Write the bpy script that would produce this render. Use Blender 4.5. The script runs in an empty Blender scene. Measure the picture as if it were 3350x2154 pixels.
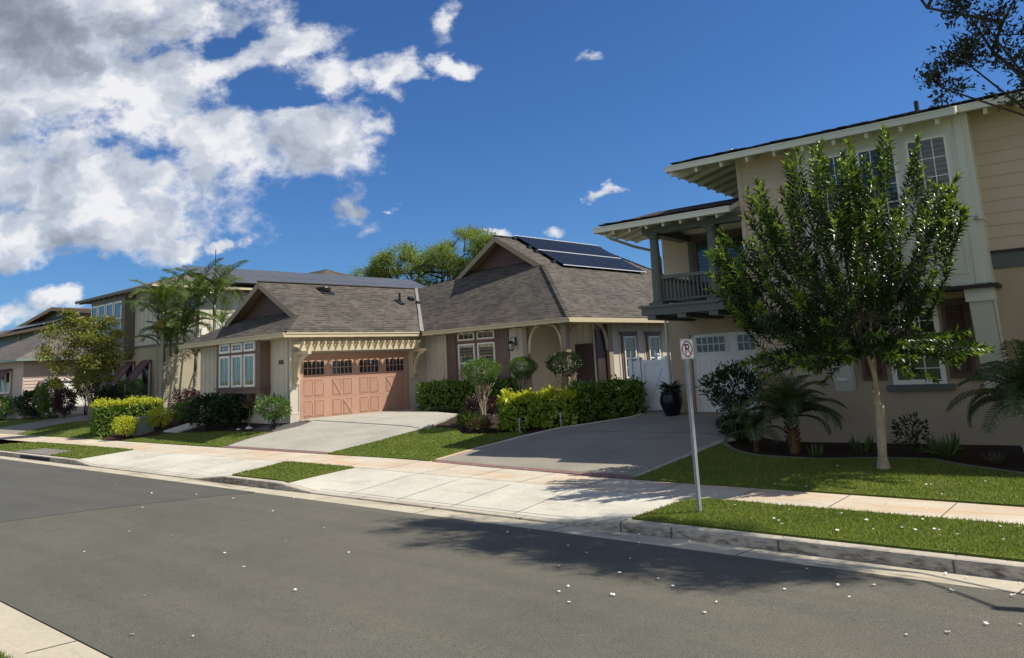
import bpy, math, random
import numpy as np
from mathutils import Vector, Matrix
from mathutils.geometry import delaunay_2d_cdt
PI = math.pi
rnd = random.Random(7)
nr = np.random.default_rng(11)
scene = bpy.context.scene
col = scene.collection

# ---------------------------------------------------------------- objects
def tag(o, label=None, cat=None, group=None, kind=None):
    if label: o['label'] = label
    if cat: o['category'] = cat
    if group: o['group'] = group
    if kind: o['kind'] = kind
    return o

def thing(name, label, cat, loc=(0, 0, 0), rz=0.0, group=None):
    o = bpy.data.objects.new(name, None)
    o.empty_display_size = .2
    col.objects.link(o)
    o.location = loc
    o.rotation_euler = (0, 0, rz)
    return tag(o, label, cat, group)

def link_mesh(name, me, parent=None):
    o = bpy.data.objects.new(name, me)
    col.objects.link(o)
    if parent is not None:
        o.parent = parent
    return o

def copy_tree(o, parent=None):
    c = o.copy()
    col.objects.link(c)
    if parent is not None:
        c.parent = parent
    for ch in list(o.children):
        copy_tree(ch, c)
    return c

class Face:
    """local facade coordinates: u along, d outwards, z up. kind S faces -y at y=at, kind E faces +x at x=at, W faces -x"""
    def __init__(s, kind, at): s.k, s.at = kind, at
    def p(s, u, d, z):
        if s.k == 'S': return (u, s.at - d, z)
        if s.k == 'W': return (s.at - d, u, z)
        return (s.at + d, u, z)

class MB:
    def __init__(s): s.v, s.f, s.m = [], [], []
    def add(s, vs, fs, mi=0):
        b = len(s.v); s.v += [tuple(x) for x in vs]
        for f in fs: s.f.append([b + i for i in f]); s.m.append(mi)
        return s
    def box(s, x0, x1, y0, y1, z0, z1, mi=0):
        vs = [(x, y, z) for z in (z0, z1) for y in (y0, y1) for x in (x0, x1)]
        return s.add(vs, [(0, 2, 3, 1), (4, 5, 7, 6), (0, 1, 5, 4), (2, 6, 7, 3), (0, 4, 6, 2), (1, 3, 7, 5)], mi)
    def fbox(s, F, u0, u1, d0, d1, z0, z1, mi=0):
        a, b = F.p(u0, d0, z0), F.p(u1, d1, z1)
        return s.box(min(a[0], b[0]), max(a[0], b[0]), min(a[1], b[1]), max(a[1], b[1]), min(z0, z1), max(z0, z1), mi)
    def beam(s, p0, p1, w, h, mi=0, up=(0, 0, 1)):
        p0, p1 = Vector(p0), Vector(p1)
        d = (p1 - p0).normalized(); u = Vector(up)
        r = d.cross(u)
        if r.length < 1e-4: r = Vector((1, 0, 0))
        r.normalize(); u2 = r.cross(d).normalized()
        vs = []
        for p in (p0, p1):
            for a, b in ((-1, -1), (1, -1), (1, 1), (-1, 1)):
                vs.append(p + r * (a * w / 2) + u2 * (b * h / 2))
        return s.add(vs, [(0, 1, 2, 3), (7, 6, 5, 4), (0, 4, 5, 1), (1, 5, 6, 2), (2, 6, 7, 3), (3, 7, 4, 0)], mi)
    def slab(s, pts, t, mi=0, mi_bottom=None, mi_side=None):
        """planar polygon, thickened straight down by t"""
        n = len(pts)
        top = [Vector(p) for p in pts]
        nz = sum(((top[(i + 1) % n].x - top[i].x) * (top[(i + 1) % n].y + top[i].y)) for i in range(n))
        if nz > 0: top.reverse()
        bot = [p - Vector((0, 0, t)) for p in top]
        b = len(s.v); s.v += [tuple(p) for p in top + bot]
        s.f.append([b + i for i in range(n)]); s.m.append(mi)
        s.f.append([b + n + i for i in reversed(range(n))]); s.m.append(mi if mi_bottom is None else mi_bottom)
        for i in range(n):
            j = (i + 1) % n
            s.f.append([b + i, b + n + i, b + n + j, b + j]); s.m.append(mi if mi_side is None else mi_side)
        return s
    def prism(s, pts, off, mi=0):
        """polygon pts (3D, planar) swept by vector off"""
        n = len(pts); a = [Vector(p) for p in pts]; o = Vector(off)
        b = len(s.v); s.v += [tuple(p) for p in a] + [tuple(p + o) for p in a]
        s.f.append([b + i for i in range(n)]); s.m.append(mi)
        s.f.append([b + n + i for i in reversed(range(n))]); s.m.append(mi)
        for i in range(n):
            j = (i + 1) % n
            s.f.append([b + j, b + i, b + n + i, b + n + j]); s.m.append(mi)
        return s
    def tube(s, pts, radii, n=8, mi=0, cap=True):
        pts = [Vector(p) for p in pts]
        if not isinstance(radii, (list, tuple)): radii = [radii] * len(pts)
        b = len(s.v); prev = None
        for i, p in enumerate(pts):
            d = (pts[min(i + 1, len(pts) - 1)] - pts[max(i - 1, 0)])
            if d.length < 1e-7: d = Vector((0, 0, 1))
            d.normalize()
            if prev is None:
                r = d.orthogonal().normalized()
            else:
                r = (prev - d * prev.dot(d))
                r = r.normalized() if r.length > 1e-5 else d.orthogonal().normalized()
            prev = r; q = d.cross(r)
            for k in range(n):
                a = 2 * PI * k / n
                s.v.append(tuple(p + (r * math.cos(a) + q * math.sin(a)) * radii[i]))
        for i in range(len(pts) - 1):
            for k in range(n):
                k2 = (k + 1) % n
                s.f.append([b + i * n + k, b + i * n + k2, b + (i + 1) * n + k2, b + (i + 1) * n + k]); s.m.append(mi)
        if cap:
            s.f.append([b + k for k in reversed(range(n))]); s.m.append(mi)
            e = b + (len(pts) - 1) * n
            s.f.append([e + k for k in range(n)]); s.m.append(mi)
        return s
    def lathe(s, c, prof, n=20, mi=0):
        """prof: (radius, z)"""
        return s.tube([(c[0], c[1], c[2] + z) for r, z in prof], [max(r, .001) for r, z in prof], n, mi)
    def build(s, name, mats, parent=None, smooth=False, loc=None):
        me = bpy.data.meshes.new(name)
        me.from_pydata(s.v, [], s.f)
        if not isinstance(mats, (list, tuple)): mats = [mats]
        for m in mats: me.materials.append(m)
        me.polygons.foreach_set('material_index', s.m)
        if smooth:
            me.polygons.foreach_set('use_smooth', [True] * len(s.f))
        me.update()
        o = link_mesh(name, me, parent)
        if loc is not None: o.location = loc
        return o

def rot2(x, y, a):
    return x * math.cos(a) - y * math.sin(a), x * math.sin(a) + y * math.cos(a)

# ---------------------------------------------------------------- leaves (numpy)
SH_FLAT = (np.array([[0, 0, 0], [-.5, .45, .10], [.5, .45, .10], [0, 1, -.04]]), [(0, 2, 3), (0, 3, 1)])
SH_CURL = (np.array([[0, 0, 0], [-.42, .3, .08], [.42, .3, .08], [0, .35, 0], [-.38, .68, .03], [.38, .68, .03], [0, .7, -.06], [0, 1, -.2]]),
           [(0, 2, 3), (0, 3, 1), (3, 2, 5, 6), (1, 3, 6, 4), (6, 5, 7), (4, 6, 7)])
SH_BLADE = (np.array([[-.5, 0, 0], [.5, 0, 0], [0, 1, 0]]), [(0, 1, 2)])
def norm(a): return a / np.maximum(np.linalg.norm(a, axis=1, keepdims=True), 1e-9)
def leaves(name, mats, parent, P, D, U, L, Wd, shape=SH_FLAT, midx=None):
    P = np.asarray(P, float); D = norm(np.asarray(D, float)); U = np.asarray(U, float)
    N = len(P)
    L = np.broadcast_to(np.asarray(L, float), (N,)); Wd = np.broadcast_to(np.asarray(Wd, float), (N,))
    R = norm(np.cross(D, U) + 1e-6); Nn = np.cross(R, D)
    T, F = shape; k = len(T)
    V = P[:, None, :] + T[None, :, 0, None] * (R * Wd[:, None])[:, None, :] + T[None, :, 1, None] * (D * L[:, None])[:, None, :] + T[None, :, 2, None] * (Nn * L[:, None])[:, None, :]
    V = V.reshape(-1, 3)
    lt = np.array([len(f) for f in F]); idx = np.concatenate([np.array(f) for f in F])
    loops = (idx[None, :] + (np.arange(N) * k)[:, None]).reshape(-1)
    tot = np.tile(lt, N); start = np.concatenate([[0], np.cumsum(tot)[:-1]])
    me = bpy.data.meshes.new(name)
    me.vertices.add(len(V)); me.vertices.foreach_set('co', V.astype(np.float32).ravel())
    me.loops.add(len(loops)); me.loops.foreach_set('vertex_index', loops.astype(np.int32))
    me.polygons.add(len(tot)); me.polygons.foreach_set('loop_start', start.astype(np.int32))
    me.polygons.foreach_set('loop_total', tot.astype(np.int32))
    if not isinstance(mats, (list, tuple)): mats = [mats]
    for m in mats: me.materials.append(m)
    if midx is not None:
        me.polygons.foreach_set('material_index', np.repeat(np.asarray(midx, np.int32), len(F)))
    me.update(calc_edges=True)
    return link_mesh(name, me, parent)
def rdir(n, up=0.0):
    d = nr.normal(size=(n, 3)); d = norm(d); d[:, 2] += up
    return norm(d)

# ---------------------------------------------------------------- materials
def newmat(name):
    m = bpy.data.materials.new(name); m.use_nodes = True
    t = m.node_tree; t.nodes.clear()
    return m, t
def nd(t, typ, ins=None, **at):
    n = t.nodes.new(typ)
    for k, v in at.items(): setattr(n, k, v)
    for k, v in (ins or {}).items():
        sock = n.inputs[k]
        if isinstance(v, bpy.types.NodeSocket): t.links.new(v, sock)
        elif isinstance(v, bpy.types.Node): t.links.new(v.outputs[0], sock)
        else: sock.default_value = v
    return n
def c4(c, a=1): return (c[0], c[1], c[2], a)
def mulc(c, f): return (c[0] * f, c[1] * f, c[2] * f)
def math_(t, op, a, b=0.0, c=None, clamp=False):
    ins = {0: a, 1: b}
    if c is not None: ins[2] = c
    return nd(t, 'ShaderNodeMath', ins, operation=op, use_clamp=clamp)
def mixc(t, f, a, b, blend='MIX'):
    n = t.nodes.new('ShaderNodeMix'); n.data_type = 'RGBA'; n.blend_type = blend
    for i, v in ((0, f), (6, a), (7, b)):
        if isinstance(v, bpy.types.NodeSocket): t.links.new(v, n.inputs[i])
        else: n.inputs[i].default_value = v
    return n.outputs[2]
def coords(t, kind='Object'): return nd(t, 'ShaderNodeTexCoord').outputs[kind]
def noise(t, vec, scale, detail=4, rough=.55, dist=0.0):
    return nd(t, 'ShaderNodeTexNoise', {'Vector': vec, 'Scale': scale, 'Detail': detail, 'Roughness': rough, 'Distortion': dist}).outputs[0]
def ramp(t, fac, stops):
    n = nd(t, 'ShaderNodeValToRGB', {0: fac}); e = n.color_ramp.elements
    e[0].position, e[0].color = stops[0][0], c4(stops[0][1]) if len(stops[0][1]) == 3 else stops[0][1]
    e[1].position, e[1].color = stops[-1][0], c4(stops[-1][1])
    for p, c in stops[1:-1]:
        x = e.new(p); x.color = c4(c)
    return n.outputs[0]
def out(t, shader): nd(t, 'ShaderNodeOutputMaterial', {0: shader})
def paint(name, c, rough=.55, var=.08, scale=2.5, bump=0.0, bscale=60, spec=.4, dirt=0.0):
    m, t = newmat(name); v = coords(t)
    n1 = noise(t, v, scale, 5); n2 = noise(t, v, scale * 9, 3)
    f = math_(t, 'ADD', math_(t, 'MULTIPLY', n1, .65).outputs[0], math_(t, 'MULTIPLY', n2, .35).outputs[0]).outputs[0]
    colr = ramp(t, f, [(.3, mulc(c, 1 - var)), (.7, mulc(c, 1 + var))])
    if dirt:
        mp = nd(t, 'ShaderNodeMapping', {'Vector': v, 'Scale': (6, 6, .7)})
        n3 = noise(t, mp.outputs[0], 1.5, 5)
        colr = mixc(t, math_(t, 'MULTIPLY', math_(t, 'SUBTRACT', n3, .52, clamp=True).outputs[0], dirt * 6, clamp=True).outputs[0], colr, c4(mulc(c, .6)))
    b = nd(t, 'ShaderNodeBsdfPrincipled', {'Base Color': colr, 'Roughness': rough, 'Specular IOR Level': spec})
    if bump:
        n4 = noise(t, v, bscale, 3)
        bp = nd(t, 'ShaderNodeBump', {'Height': n4, 'Strength': bump, 'Distance': .01})
        t.links.new(bp.outputs[0], b.inputs['Normal'])
    out(t, b.outputs[0]); return m
def leafmat(name, cols, rough=.42, trans=.28, spec=.45, pscale=1.2):
    m, t = newmat(name); v = coords(t)
    g = nd(t, 'ShaderNodeNewGeometry').outputs['Random Per Island']
    n1 = noise(t, v, pscale, 3)
    f = math_(t, 'ADD', math_(t, 'MULTIPLY', g, .6).outputs[0], math_(t, 'MULTIPLY', n1, .4).outputs[0]).outputs[0]
    k = len(cols)
    c = ramp(t, f, [(.12 + .76 * i / (k - 1), cols[i]) for i in range(k)])
    b = nd(t, 'ShaderNodeBsdfPrincipled', {'Base Color': c, 'Roughness': rough, 'Specular IOR Level': spec})
    tc = mixc(t, 1.0, c, (1.5, 1.6, .6, 1), 'MULTIPLY')
    tr = nd(t, 'ShaderNodeBsdfTranslucent', {0: tc})
    mx = nd(t, 'ShaderNodeMixShader', {0: trans, 1: b.outputs[0], 2: tr.outputs[0]})
    out(t, mx.outputs[0]); return m

def shingle_mat(name, c, dark=.38):
    m, t = newmat(name); v = coords(t)
    sx = nd(t, 'ShaderNodeSeparateXYZ', {0: v})
    n = nd(t, 'ShaderNodeSeparateXYZ', {0: coords(t, 'Normal')})
    ax = math_(t, 'ABSOLUTE', n.outputs[0]).outputs[0]; ay = math_(t, 'ABSOLUTE', n.outputs[1]).outputs[0]
    sel = math_(t, 'GREATER_THAN', ax, ay).outputs[0]
    h = math_(t, 'ADD', math_(t, 'MULTIPLY', sel, sx.outputs[1]).outputs[0],
              math_(t, 'MULTIPLY', math_(t, 'SUBTRACT', 1.0, sel).outputs[0], sx.outputs[0]).outputs[0]).outputs[0]
    h = math_(t, 'ADD', h, 100.0).outputs[0]
    wob = math_(t, 'MULTIPLY', math_(t, 'SUBTRACT', noise(t, v, 3, 2), .5).outputs[0], .02).outputs[0]
    zz = math_(t, 'ADD', sx.outputs[2], wob).outputs[0]
    cv = nd(t, 'ShaderNodeCombineXYZ', {0: h, 1: zz}).outputs[0]
    def brick(w, row, mort, c1, c2, cm, off=.5):
        return nd(t, 'ShaderNodeTexBrick', {'Vector': cv, 'Color1': c4(c1), 'Color2': c4(c2), 'Mortar': c4(cm), 'Scale': 1.0,
                  'Mortar Size': mort, 'Mortar Smooth': .1, 'Bias': 0.0, 'Brick Width': w, 'Row Height': row}, offset=off, offset_frequency=2)
    b1 = brick(.31, .098, .012, mulc(c, 1.12), mulc(c, .82), mulc(c, dark))
    b2 = brick(.47, .098, .0, mulc(c, 1.25), mulc(c, .7), c, .37)
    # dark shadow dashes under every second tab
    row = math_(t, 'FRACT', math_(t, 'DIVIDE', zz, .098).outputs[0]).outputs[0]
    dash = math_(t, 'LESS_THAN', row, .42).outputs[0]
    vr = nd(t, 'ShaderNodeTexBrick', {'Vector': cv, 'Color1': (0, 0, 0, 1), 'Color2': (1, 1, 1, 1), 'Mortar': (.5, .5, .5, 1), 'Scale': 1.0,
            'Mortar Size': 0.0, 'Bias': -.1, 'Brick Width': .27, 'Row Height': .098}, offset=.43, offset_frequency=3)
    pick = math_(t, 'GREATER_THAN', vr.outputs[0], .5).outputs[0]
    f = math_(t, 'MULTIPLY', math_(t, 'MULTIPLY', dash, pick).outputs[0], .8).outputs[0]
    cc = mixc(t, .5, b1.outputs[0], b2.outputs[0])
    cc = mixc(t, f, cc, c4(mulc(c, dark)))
    big = noise(t, v, .7, 4)
    cc = mixc(t, 1.0, cc, ramp(t, big, [(.3, (.82, .82, .84)), (.7, (1.15, 1.12, 1.08))]), 'MULTIPLY')
    gr = noise(t, v, 45, 2)
    cc = mixc(t, 1.0, cc, ramp(t, gr, [(.3, (.8, .8, .8)), (.7, (1.2, 1.2, 1.2))]), 'MULTIPLY')
    b = nd(t, 'ShaderNodeBsdfPrincipled', {'Base Color': cc, 'Roughness': .9, 'Specular IOR Level': .2})
    bp = nd(t, 'ShaderNodeBump', {'Height': row, 'Strength': .35, 'Distance': .012})
    t.links.new(bp.outputs[0], b.inputs['Normal'])
    out(t, b.outputs[0]); return m

def glass_mat(name, tint=(.02, .025, .03), clear=.0):
    m, t = newmat(name)
    g = nd(t, 'ShaderNodeBsdfGlossy', {0: (1, 1, 1, 1), 'Roughness': .02})
    base = nd(t, 'ShaderNodeBsdfPrincipled', {'Base Color': c4(tint), 'Roughness': .15})
    tr = nd(t, 'ShaderNodeBsdfTransparent', {0: (.85, .9, .88, 1)})
    mx = nd(t, 'ShaderNodeMixShader', {0: clear, 1: base.outputs[0], 2: tr.outputs[0]})
    lw = nd(t, 'ShaderNodeFresnel', {0: 1.5})
    f = math_(t, 'MULTIPLY', lw.outputs[0], .8).outputs[0]
    m2 = nd(t, 'ShaderNodeMixShader', {0: f, 1: mx.outputs[0], 2: g.outputs[0]})
    out(t, m2.outputs[0]); return m

def solar_mat(name, base=(.012, .016, .03), dots=True, line=(.10, .11, .125), spec=.02):
    m, t = newmat(name); v = coords(t)
    s = nd(t, 'ShaderNodeSeparateXYZ', {0: v})
    def grid(x, st, w):
        fr = math_(t, 'FRACT', math_(t, 'ADD', math_(t, 'DIVIDE', x, st).outputs[0], 100.5).outputs[0]).outputs[0]
        return math_(t, 'LESS_THAN', math_(t, 'ABSOLUTE', math_(t, 'SUBTRACT', fr, .5).outputs[0]).outputs[0], w).outputs[0]
    gx, gy = grid(s.outputs[0], .158, .13), grid(s.outputs[1], .158, .13)
    f = math_(t, 'MULTIPLY', gx, gy).outputs[0] if dots else math_(t, 'MAXIMUM', grid(s.outputs[0], .158, .04), grid(s.outputs[1], .158, .04)).outputs[0]
    c = mixc(t, f, c4(base), c4(line))
    b = nd(t, 'ShaderNodeBsdfPrincipled', {'Base Color': c, 'Roughness': .2, 'Specular IOR Level': spec})
    out(t, b.outputs[0]); return m

def concrete_mat(name, c, stain=.5, rust=0.0):
    m, t = newmat(name); v = coords(t)
    n1 = noise(t, v, .8, 6, .6); n2 = noise(t, v, 14, 4); n3 = noise(t, v, 160, 2)
    cc = ramp(t, n1, [(.3, mulc(c, .84)), (.7, mulc(c, 1.08))])
    cc = mixc(t, 1.0, cc, ramp(t, n2, [(.25, (.88, .88, .87)), (.75, (1.08, 1.08, 1.08))]), 'MULTIPLY')
    cc = mixc(t, 1.0, cc, ramp(t, n3, [(.3, (.85, .85, .85)), (.7, (1.12, 1.12, 1.12))]), 'MULTIPLY')
    mp = nd(t, 'ShaderNodeMapping', {'Vector': v, 'Scale': (.35, 1.6, 1)})
    n4 = noise(t, mp.outputs[0], 1.1, 7, .65, 1.2)
    f = math_(t, 'MULTIPLY', math_(t, 'SUBTRACT', n4, .55, clamp=True).outputs[0], stain * 6, clamp=True).outputs[0]
    cc = mixc(t, f, cc, c4((c[0] * .45, c[1] * .40, c[2] * .33)))
    if rust:
        mp2 = nd(t, 'ShaderNodeMapping', {'Vector': v, 'Location': (3.7, 1.3, 0), 'Scale': (.4, 1, 1)})
        n5 = noise(t, mp2.outputs[0], .8, 6, .6, .6)
        f2 = math_(t, 'MULTIPLY', math_(t, 'SUBTRACT', n5, .46, clamp=True).outputs[0], rust * 6, clamp=True).outputs[0]
        cc = mixc(t, f2, cc, c4((c[0] * .95, c[1] * .66, c[2] * .45)))
    b = nd(t, 'ShaderNodeBsdfPrincipled', {'Base Color': cc, 'Roughness': .88, 'Specular IOR Level': .25})
    bp = nd(t, 'ShaderNodeBump', {'Height': n3, 'Strength': .25, 'Distance': .004})
    t.links.new(bp.outputs[0], b.inputs['Normal'])
    out(t, b.outputs[0]); return m

def asphalt_mat(name, c):
    m, t = newmat(name); v = coords(t)
    n1 = noise(t, v, .35, 5, .6); n2 = noise(t, v, 60, 4, .7); n3 = noise(t, v, 170, 2, .8)
    cc = ramp(t, n1, [(.3, mulc(c, .9)), (.7, mulc(c, 1.1))])
    mp = nd(t, 'ShaderNodeMapping', {'Vector': v, 'Scale': (.12, 1.3, 1)})
    nt = noise(t, mp.outputs[0], 1.4, 3, .5)
    cc = mixc(t, 1.0, cc, ramp(t, nt, [(.35, (.93, .93, .94)), (.65, (1.07, 1.06, 1.04))]), 'MULTIPLY')
    cc = mixc(t, 1.0, cc, ramp(t, n2, [(.3, (.55, .55, .55)), (.7, (1.45, 1.43, 1.38))]), 'MULTIPLY')
    cc = mixc(t, 1.0, cc, ramp(t, n3, [(.32, (.45, .45, .45)), (.68, (1.6, 1.58, 1.52))]), 'MULTIPLY')
    st = noise(t, nd(t, 'ShaderNodeMapping', {'Vector': v, 'Scale': (.5, 1.0, 1)}).outputs[0], 1.9, 7, .68, 1.5)
    cc = mixc(t, math_(t, 'MULTIPLY', math_(t, 'SUBTRACT', st, .60, clamp=True).outputs[0], 3.2, clamp=True).outputs[0], cc, c4(mulc(c, .55)))
    nm = noise(t, v, 5, 5, .65)
    cc = mixc(t, 1.0, cc, ramp(t, nm, [(.3, (.93, .93, .93)), (.7, (1.07, 1.07, 1.07))]), 'MULTIPLY')
    b = nd(t, 'ShaderNodeBsdfPrincipled', {'Base Color': cc, 'Roughness': .82, 'Specular IOR Level': .35})
    bp = nd(t, 'ShaderNodeBump', {'Height': n2, 'Strength': .6, 'Distance': .01})
    t.links.new(bp.outputs[0], b.inputs['Normal'])
    out(t, b.outputs[0]); return m

def grass_mat(name, cols, dry=0.25):
    m, t = newmat(name); v = coords(t)
    n1 = noise(t, v, 1.1, 5, .6); n2 = noise(t, v, 22, 4, .7); n3 = noise(t, v, 90, 2)
    cc = ramp(t, n1, [(.3, cols[0]), (.7, cols[1])])
    cc = mixc(t, 1.0, cc, ramp(t, n2, [(.3, (.6, .65, .6)), (.7, (1.3, 1.3, 1.2))]), 'MULTIPLY')
    cc = mixc(t, 1.0, cc, ramp(t, n3, [(.35, (.6, .6, .6)), (.65, (1.35, 1.35, 1.35))]), 'MULTIPLY')
    n4 = noise(t, v, .9, 4, .6, .5)
    f = math_(t, 'MULTIPLY', math_(t, 'SUBTRACT', n4, .55, clamp=True).outputs[0], dry * 10, clamp=True).outputs[0]
    cc = mixc(t, f, cc, c4(cols[2]))
    b = nd(t, 'ShaderNodeBsdfPrincipled', {'Base Color': cc, 'Roughness': .8, 'Specular IOR Level': .2})
    bp = nd(t, 'ShaderNodeBump', {'Height': n3, 'Strength': .8, 'Distance': .03})
    t.links.new(bp.outputs[0], b.inputs['Normal'])
    out(t, b.outputs[0]); return m

def soil_mat(name, c1, c2, sc=30):
    m, t = newmat(name); v = coords(t)
    vo = nd(t, 'ShaderNodeTexVoronoi', {'Vector': v, 'Scale': sc})
    n2 = noise(t, v, sc * 1.5, 4, .7)
    cc = mixc(t, vo.outputs['Color'] if False else n2, c4(c1), c4(c2))
    cc = mixc(t, .35, cc, ramp(t, vo.outputs['Distance'], [(.0, c2), (.6, c1)]))
    b = nd(t, 'ShaderNodeBsdfPrincipled', {'Base Color': cc, 'Roughness': .9, 'Specular IOR Level': .2})
    bp = nd(t, 'ShaderNodeBump', {'Height': n2, 'Strength': 1.0, 'Distance': .05})
    t.links.new(bp.outputs[0], b.inputs['Normal'])
    out(t, b.outputs[0]); return m

def brick_mat(name, c1, c2, cm):
    m, t = newmat(name); v = coords(t)
    b0 = nd(t, 'ShaderNodeTexBrick', {'Vector': v, 'Color1': c4(c1), 'Color2': c4(c2), 'Mortar': c4(cm), 'Scale': 1.0, 'Mortar Size': .006,
            'Brick Width': .1, 'Row Height': .2, 'Bias': 0.0})
    n = noise(t, v, 12, 4)
    cc = mixc(t, 1.0, b0.outputs[0], ramp(t, n, [(.3, (.75, .75, .75)), (.7, (1.2, 1.2, 1.2))]), 'MULTIPLY')
    b = nd(t, 'ShaderNodeBsdfPrincipled', {'Base Color': cc, 'Roughness': .85})
    out(t, b.outputs[0]); return m

def stripe_mat(name, c1, c2, axis, step, frac=.5, rough=.6):
    """fine slats along one object axis (blinds, louvres)"""
    m, t = newmat(name); s = nd(t, 'ShaderNodeSeparateXYZ', {0: coords(t)})
    fr = math_(t, 'FRACT', math_(t, 'DIVIDE', s.outputs[axis], step).outputs[0]).outputs[0]
    f = math_(t, 'LESS_THAN', fr, frac).outputs[0]
    c = mixc(t, f, c4(c1), c4(c2))
    b = nd(t, 'ShaderNodeBsdfPrincipled', {'Base Color': c, 'Roughness': rough})
    out(t, b.outputs[0]); return m

M = {}
M['asphalt'] = asphalt_mat('asphalt', (.098, .094, .077))
M['asphalt_new'] = asphalt_mat('asphalt_newer', (.080, .079, .070))
M['conc'] = concrete_mat('concrete', (.54, .51, .43), .5)
M['conc_walk'] = concrete_mat('concrete_walk', (.53, .475, .38), .45, .55)
M['conc_drive'] = concrete_mat('concrete_drive', (.39, .37, .31), .35)
M['conc_gutter'] = concrete_mat('concrete_gutter', (.46, .41, .31), 1.1)
M['conc_kerb'] = concrete_mat('concrete_kerb', (.46, .41, .33), 1.0)
def grime(m):
    t = m.node_tree; b = next(n for n in t.nodes if n.type == 'BSDF_PRINCIPLED'); src = b.inputs['Base Color'].links[0].from_socket
    v = coords(t); n1 = noise(t, nd(t, 'ShaderNodeMapping', {'Vector': v, 'Scale': (1, 1, 3.5)}).outputs[0], 5.5, 8, .72)
    gn = nd(t, 'ShaderNodeSeparateXYZ', {0: nd(t, 'ShaderNodeNewGeometry').outputs['Normal']}).outputs[2]
    side = math_(t, 'SUBTRACT', 1.05, gn, clamp=True).outputs[0]
    f = math_(t, 'MULTIPLY', nd(t, 'ShaderNodeMapRange', {0: n1, 1: .44, 2: .62, 3: 0.0, 4: .9}).outputs[0], side, clamp=True).outputs[0]
    t.links.new(mixc(t, f, src, (.075, .055, .04, 1)), b.inputs['Base Color'])
grime(M['conc_kerb'])
M['drive2'] = concrete_mat('driveway_shaded', (.27, .245, .20), .3)  # plain concrete, with shade put into its darker base colour
M['joint'] = paint('joint_dark', (.10, .085, .07), .9)
M['brick'] = brick_mat('brick_edging', (.25, .12, .10), (.17, .10, .09), (.15, .13, .12))
M['grass'] = grass_mat('lawn_green', [(.085, .125, .016), (.14, .18, .028), (.22, .19, .06)], .3)
M['mulch'] = soil_mat('mulch', (.018, .012, .009), (.10, .055, .035), 25)
M['gravel'] = soil_mat('gravel', (.06, .06, .06), (.25, .25, .24), 40)
M['far'] = grass_mat('far_ground', [(.08, .12, .03), (.12, .15, .05), (.2, .17, .08)])
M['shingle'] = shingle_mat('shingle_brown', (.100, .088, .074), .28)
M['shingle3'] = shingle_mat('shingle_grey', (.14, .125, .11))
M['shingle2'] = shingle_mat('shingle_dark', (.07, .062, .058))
M['h1_wall'] = paint('wall_cream', (.56, .51, .41), .6, .05, 1.5, .1, 80, dirt=.1)
M['h1_fascia'] = paint('fascia_tan', (.55, .47, .31), .5, .05)
M['h1_trim'] = paint('trim_brown', (.165, .10, .075), .55, .08)
M['h1_rake'] = paint('rake_tan', (.30, .235, .155), .5, .06)
M['h1_shut'] = paint('shutter_mauve', (.155, .105, .095), .5, .06)
M['h1_gable'] = stripe_mat('gable_shingle', (.10, .05, .037), (.05, .026, .02), 2, .13, .3)
M['h1_door'] = paint('garage_terracotta', (.44, .26, .185), .5, .05, 3, .05, 40, dirt=.05)
M['door_dark'] = paint('entry_dark', (.05, .03, .025), .4)
M['white'] = paint('white_paint', (.78, .77, .70), .4, .03)
M['vinyl'] = paint('white_vinyl', (.72, .74, .76), .35, .03)
M['glass'] = glass_mat('window_glass', (.015, .018, .022), .0)
M['glass_clear'] = glass_mat('window_glass_clear', (.02, .02, .02), .92)
M['blind_green'] = stripe_mat('blind_slats', (.10, .13, .10), (.045, .06, .048), 2, .06, .35)
M['blind_white'] = stripe_mat('shutter_slats', (.75, .74, .66), (.14, .15, .13), 2, .13, .35)
M['curtain'] = paint('curtain', (.62, .6, .55), .8, .15, 8)
M['metal_dark'] = paint('dark_metal', (.02, .02, .022), .4)
M['rubber'] = paint('rubber_black', (.012, .012, .012), .8)
M['galv'] = paint('galvanised', (.33, .35, .36), .45, .2, 14, 0, 60, .6)
M['stucco'] = paint('stucco_tan', (.46, .36, .255), .85, .05, 1.2, .5, 120, .2, dirt=.08)
M['siding2'] = paint('siding_tan', (.56, .455, .335), .6, .05)
M['trim2'] = paint('trim_white_green', (.64, .64, .55), .5, .03)
M['olive'] = paint('olive_grey', (.105, .118, .105), .5, .06)
M['shut2'] = paint('louvre_brown', (.115, .065, .048), .5, .06)
M['cap2'] = paint('dark_cap', (.035, .027, .03), .5)
M['door2'] = paint('garage_white', (.80, .80, .74), .45, .03)
M['num'] = paint('number_white', (.75, .74, .7), .4)
M['stucco3'] = paint('stucco_olive', (.42, .36, .25), .85, .06, 1.2, .3, 100, .2)
M['bay3'] = paint('bay_brown', (.17, .145, .12), .6, .05)
M['wall3'] = paint('wall3_cream', (.60, .565, .46), .6, .05)
M['trim3'] = paint('trim3', (.26, .19, .13), .6)
M['awn'] = stripe_mat('awning_maroon', (.13, .055, .05), (.07, .03, .03), 0, .28, .12)
M['pink'] = paint('siding_pink', (.50, .40, .345), .6, .05)
M['blue4'] = paint('siding_bluegrey', (.14, .17, .18), .6, .05)
M['white4'] = paint('siding_cream', (.66, .66, .56), .6, .04)
M['tan4'] = paint('rake_orange', (.42, .24, .12), .6)
M['gut4'] = paint('gutter_green', (.22, .27, .27), .4)
M['solar'] = solar_mat('solar_cells', (.008, .010, .018))
M['solar3'] = solar_mat('solar_cells_dark', (.085, .088, .095), False, (.13, .135, .145), .05)
M['rail'] = paint('alu_rail', (.7, .72, .75), .3)
M['sign_white'] = paint('sign_white', (.75, .76, .76), .25, .03)
M['sign_red'] = paint('sign_red', (.38, .01, .025), .35)
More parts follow.
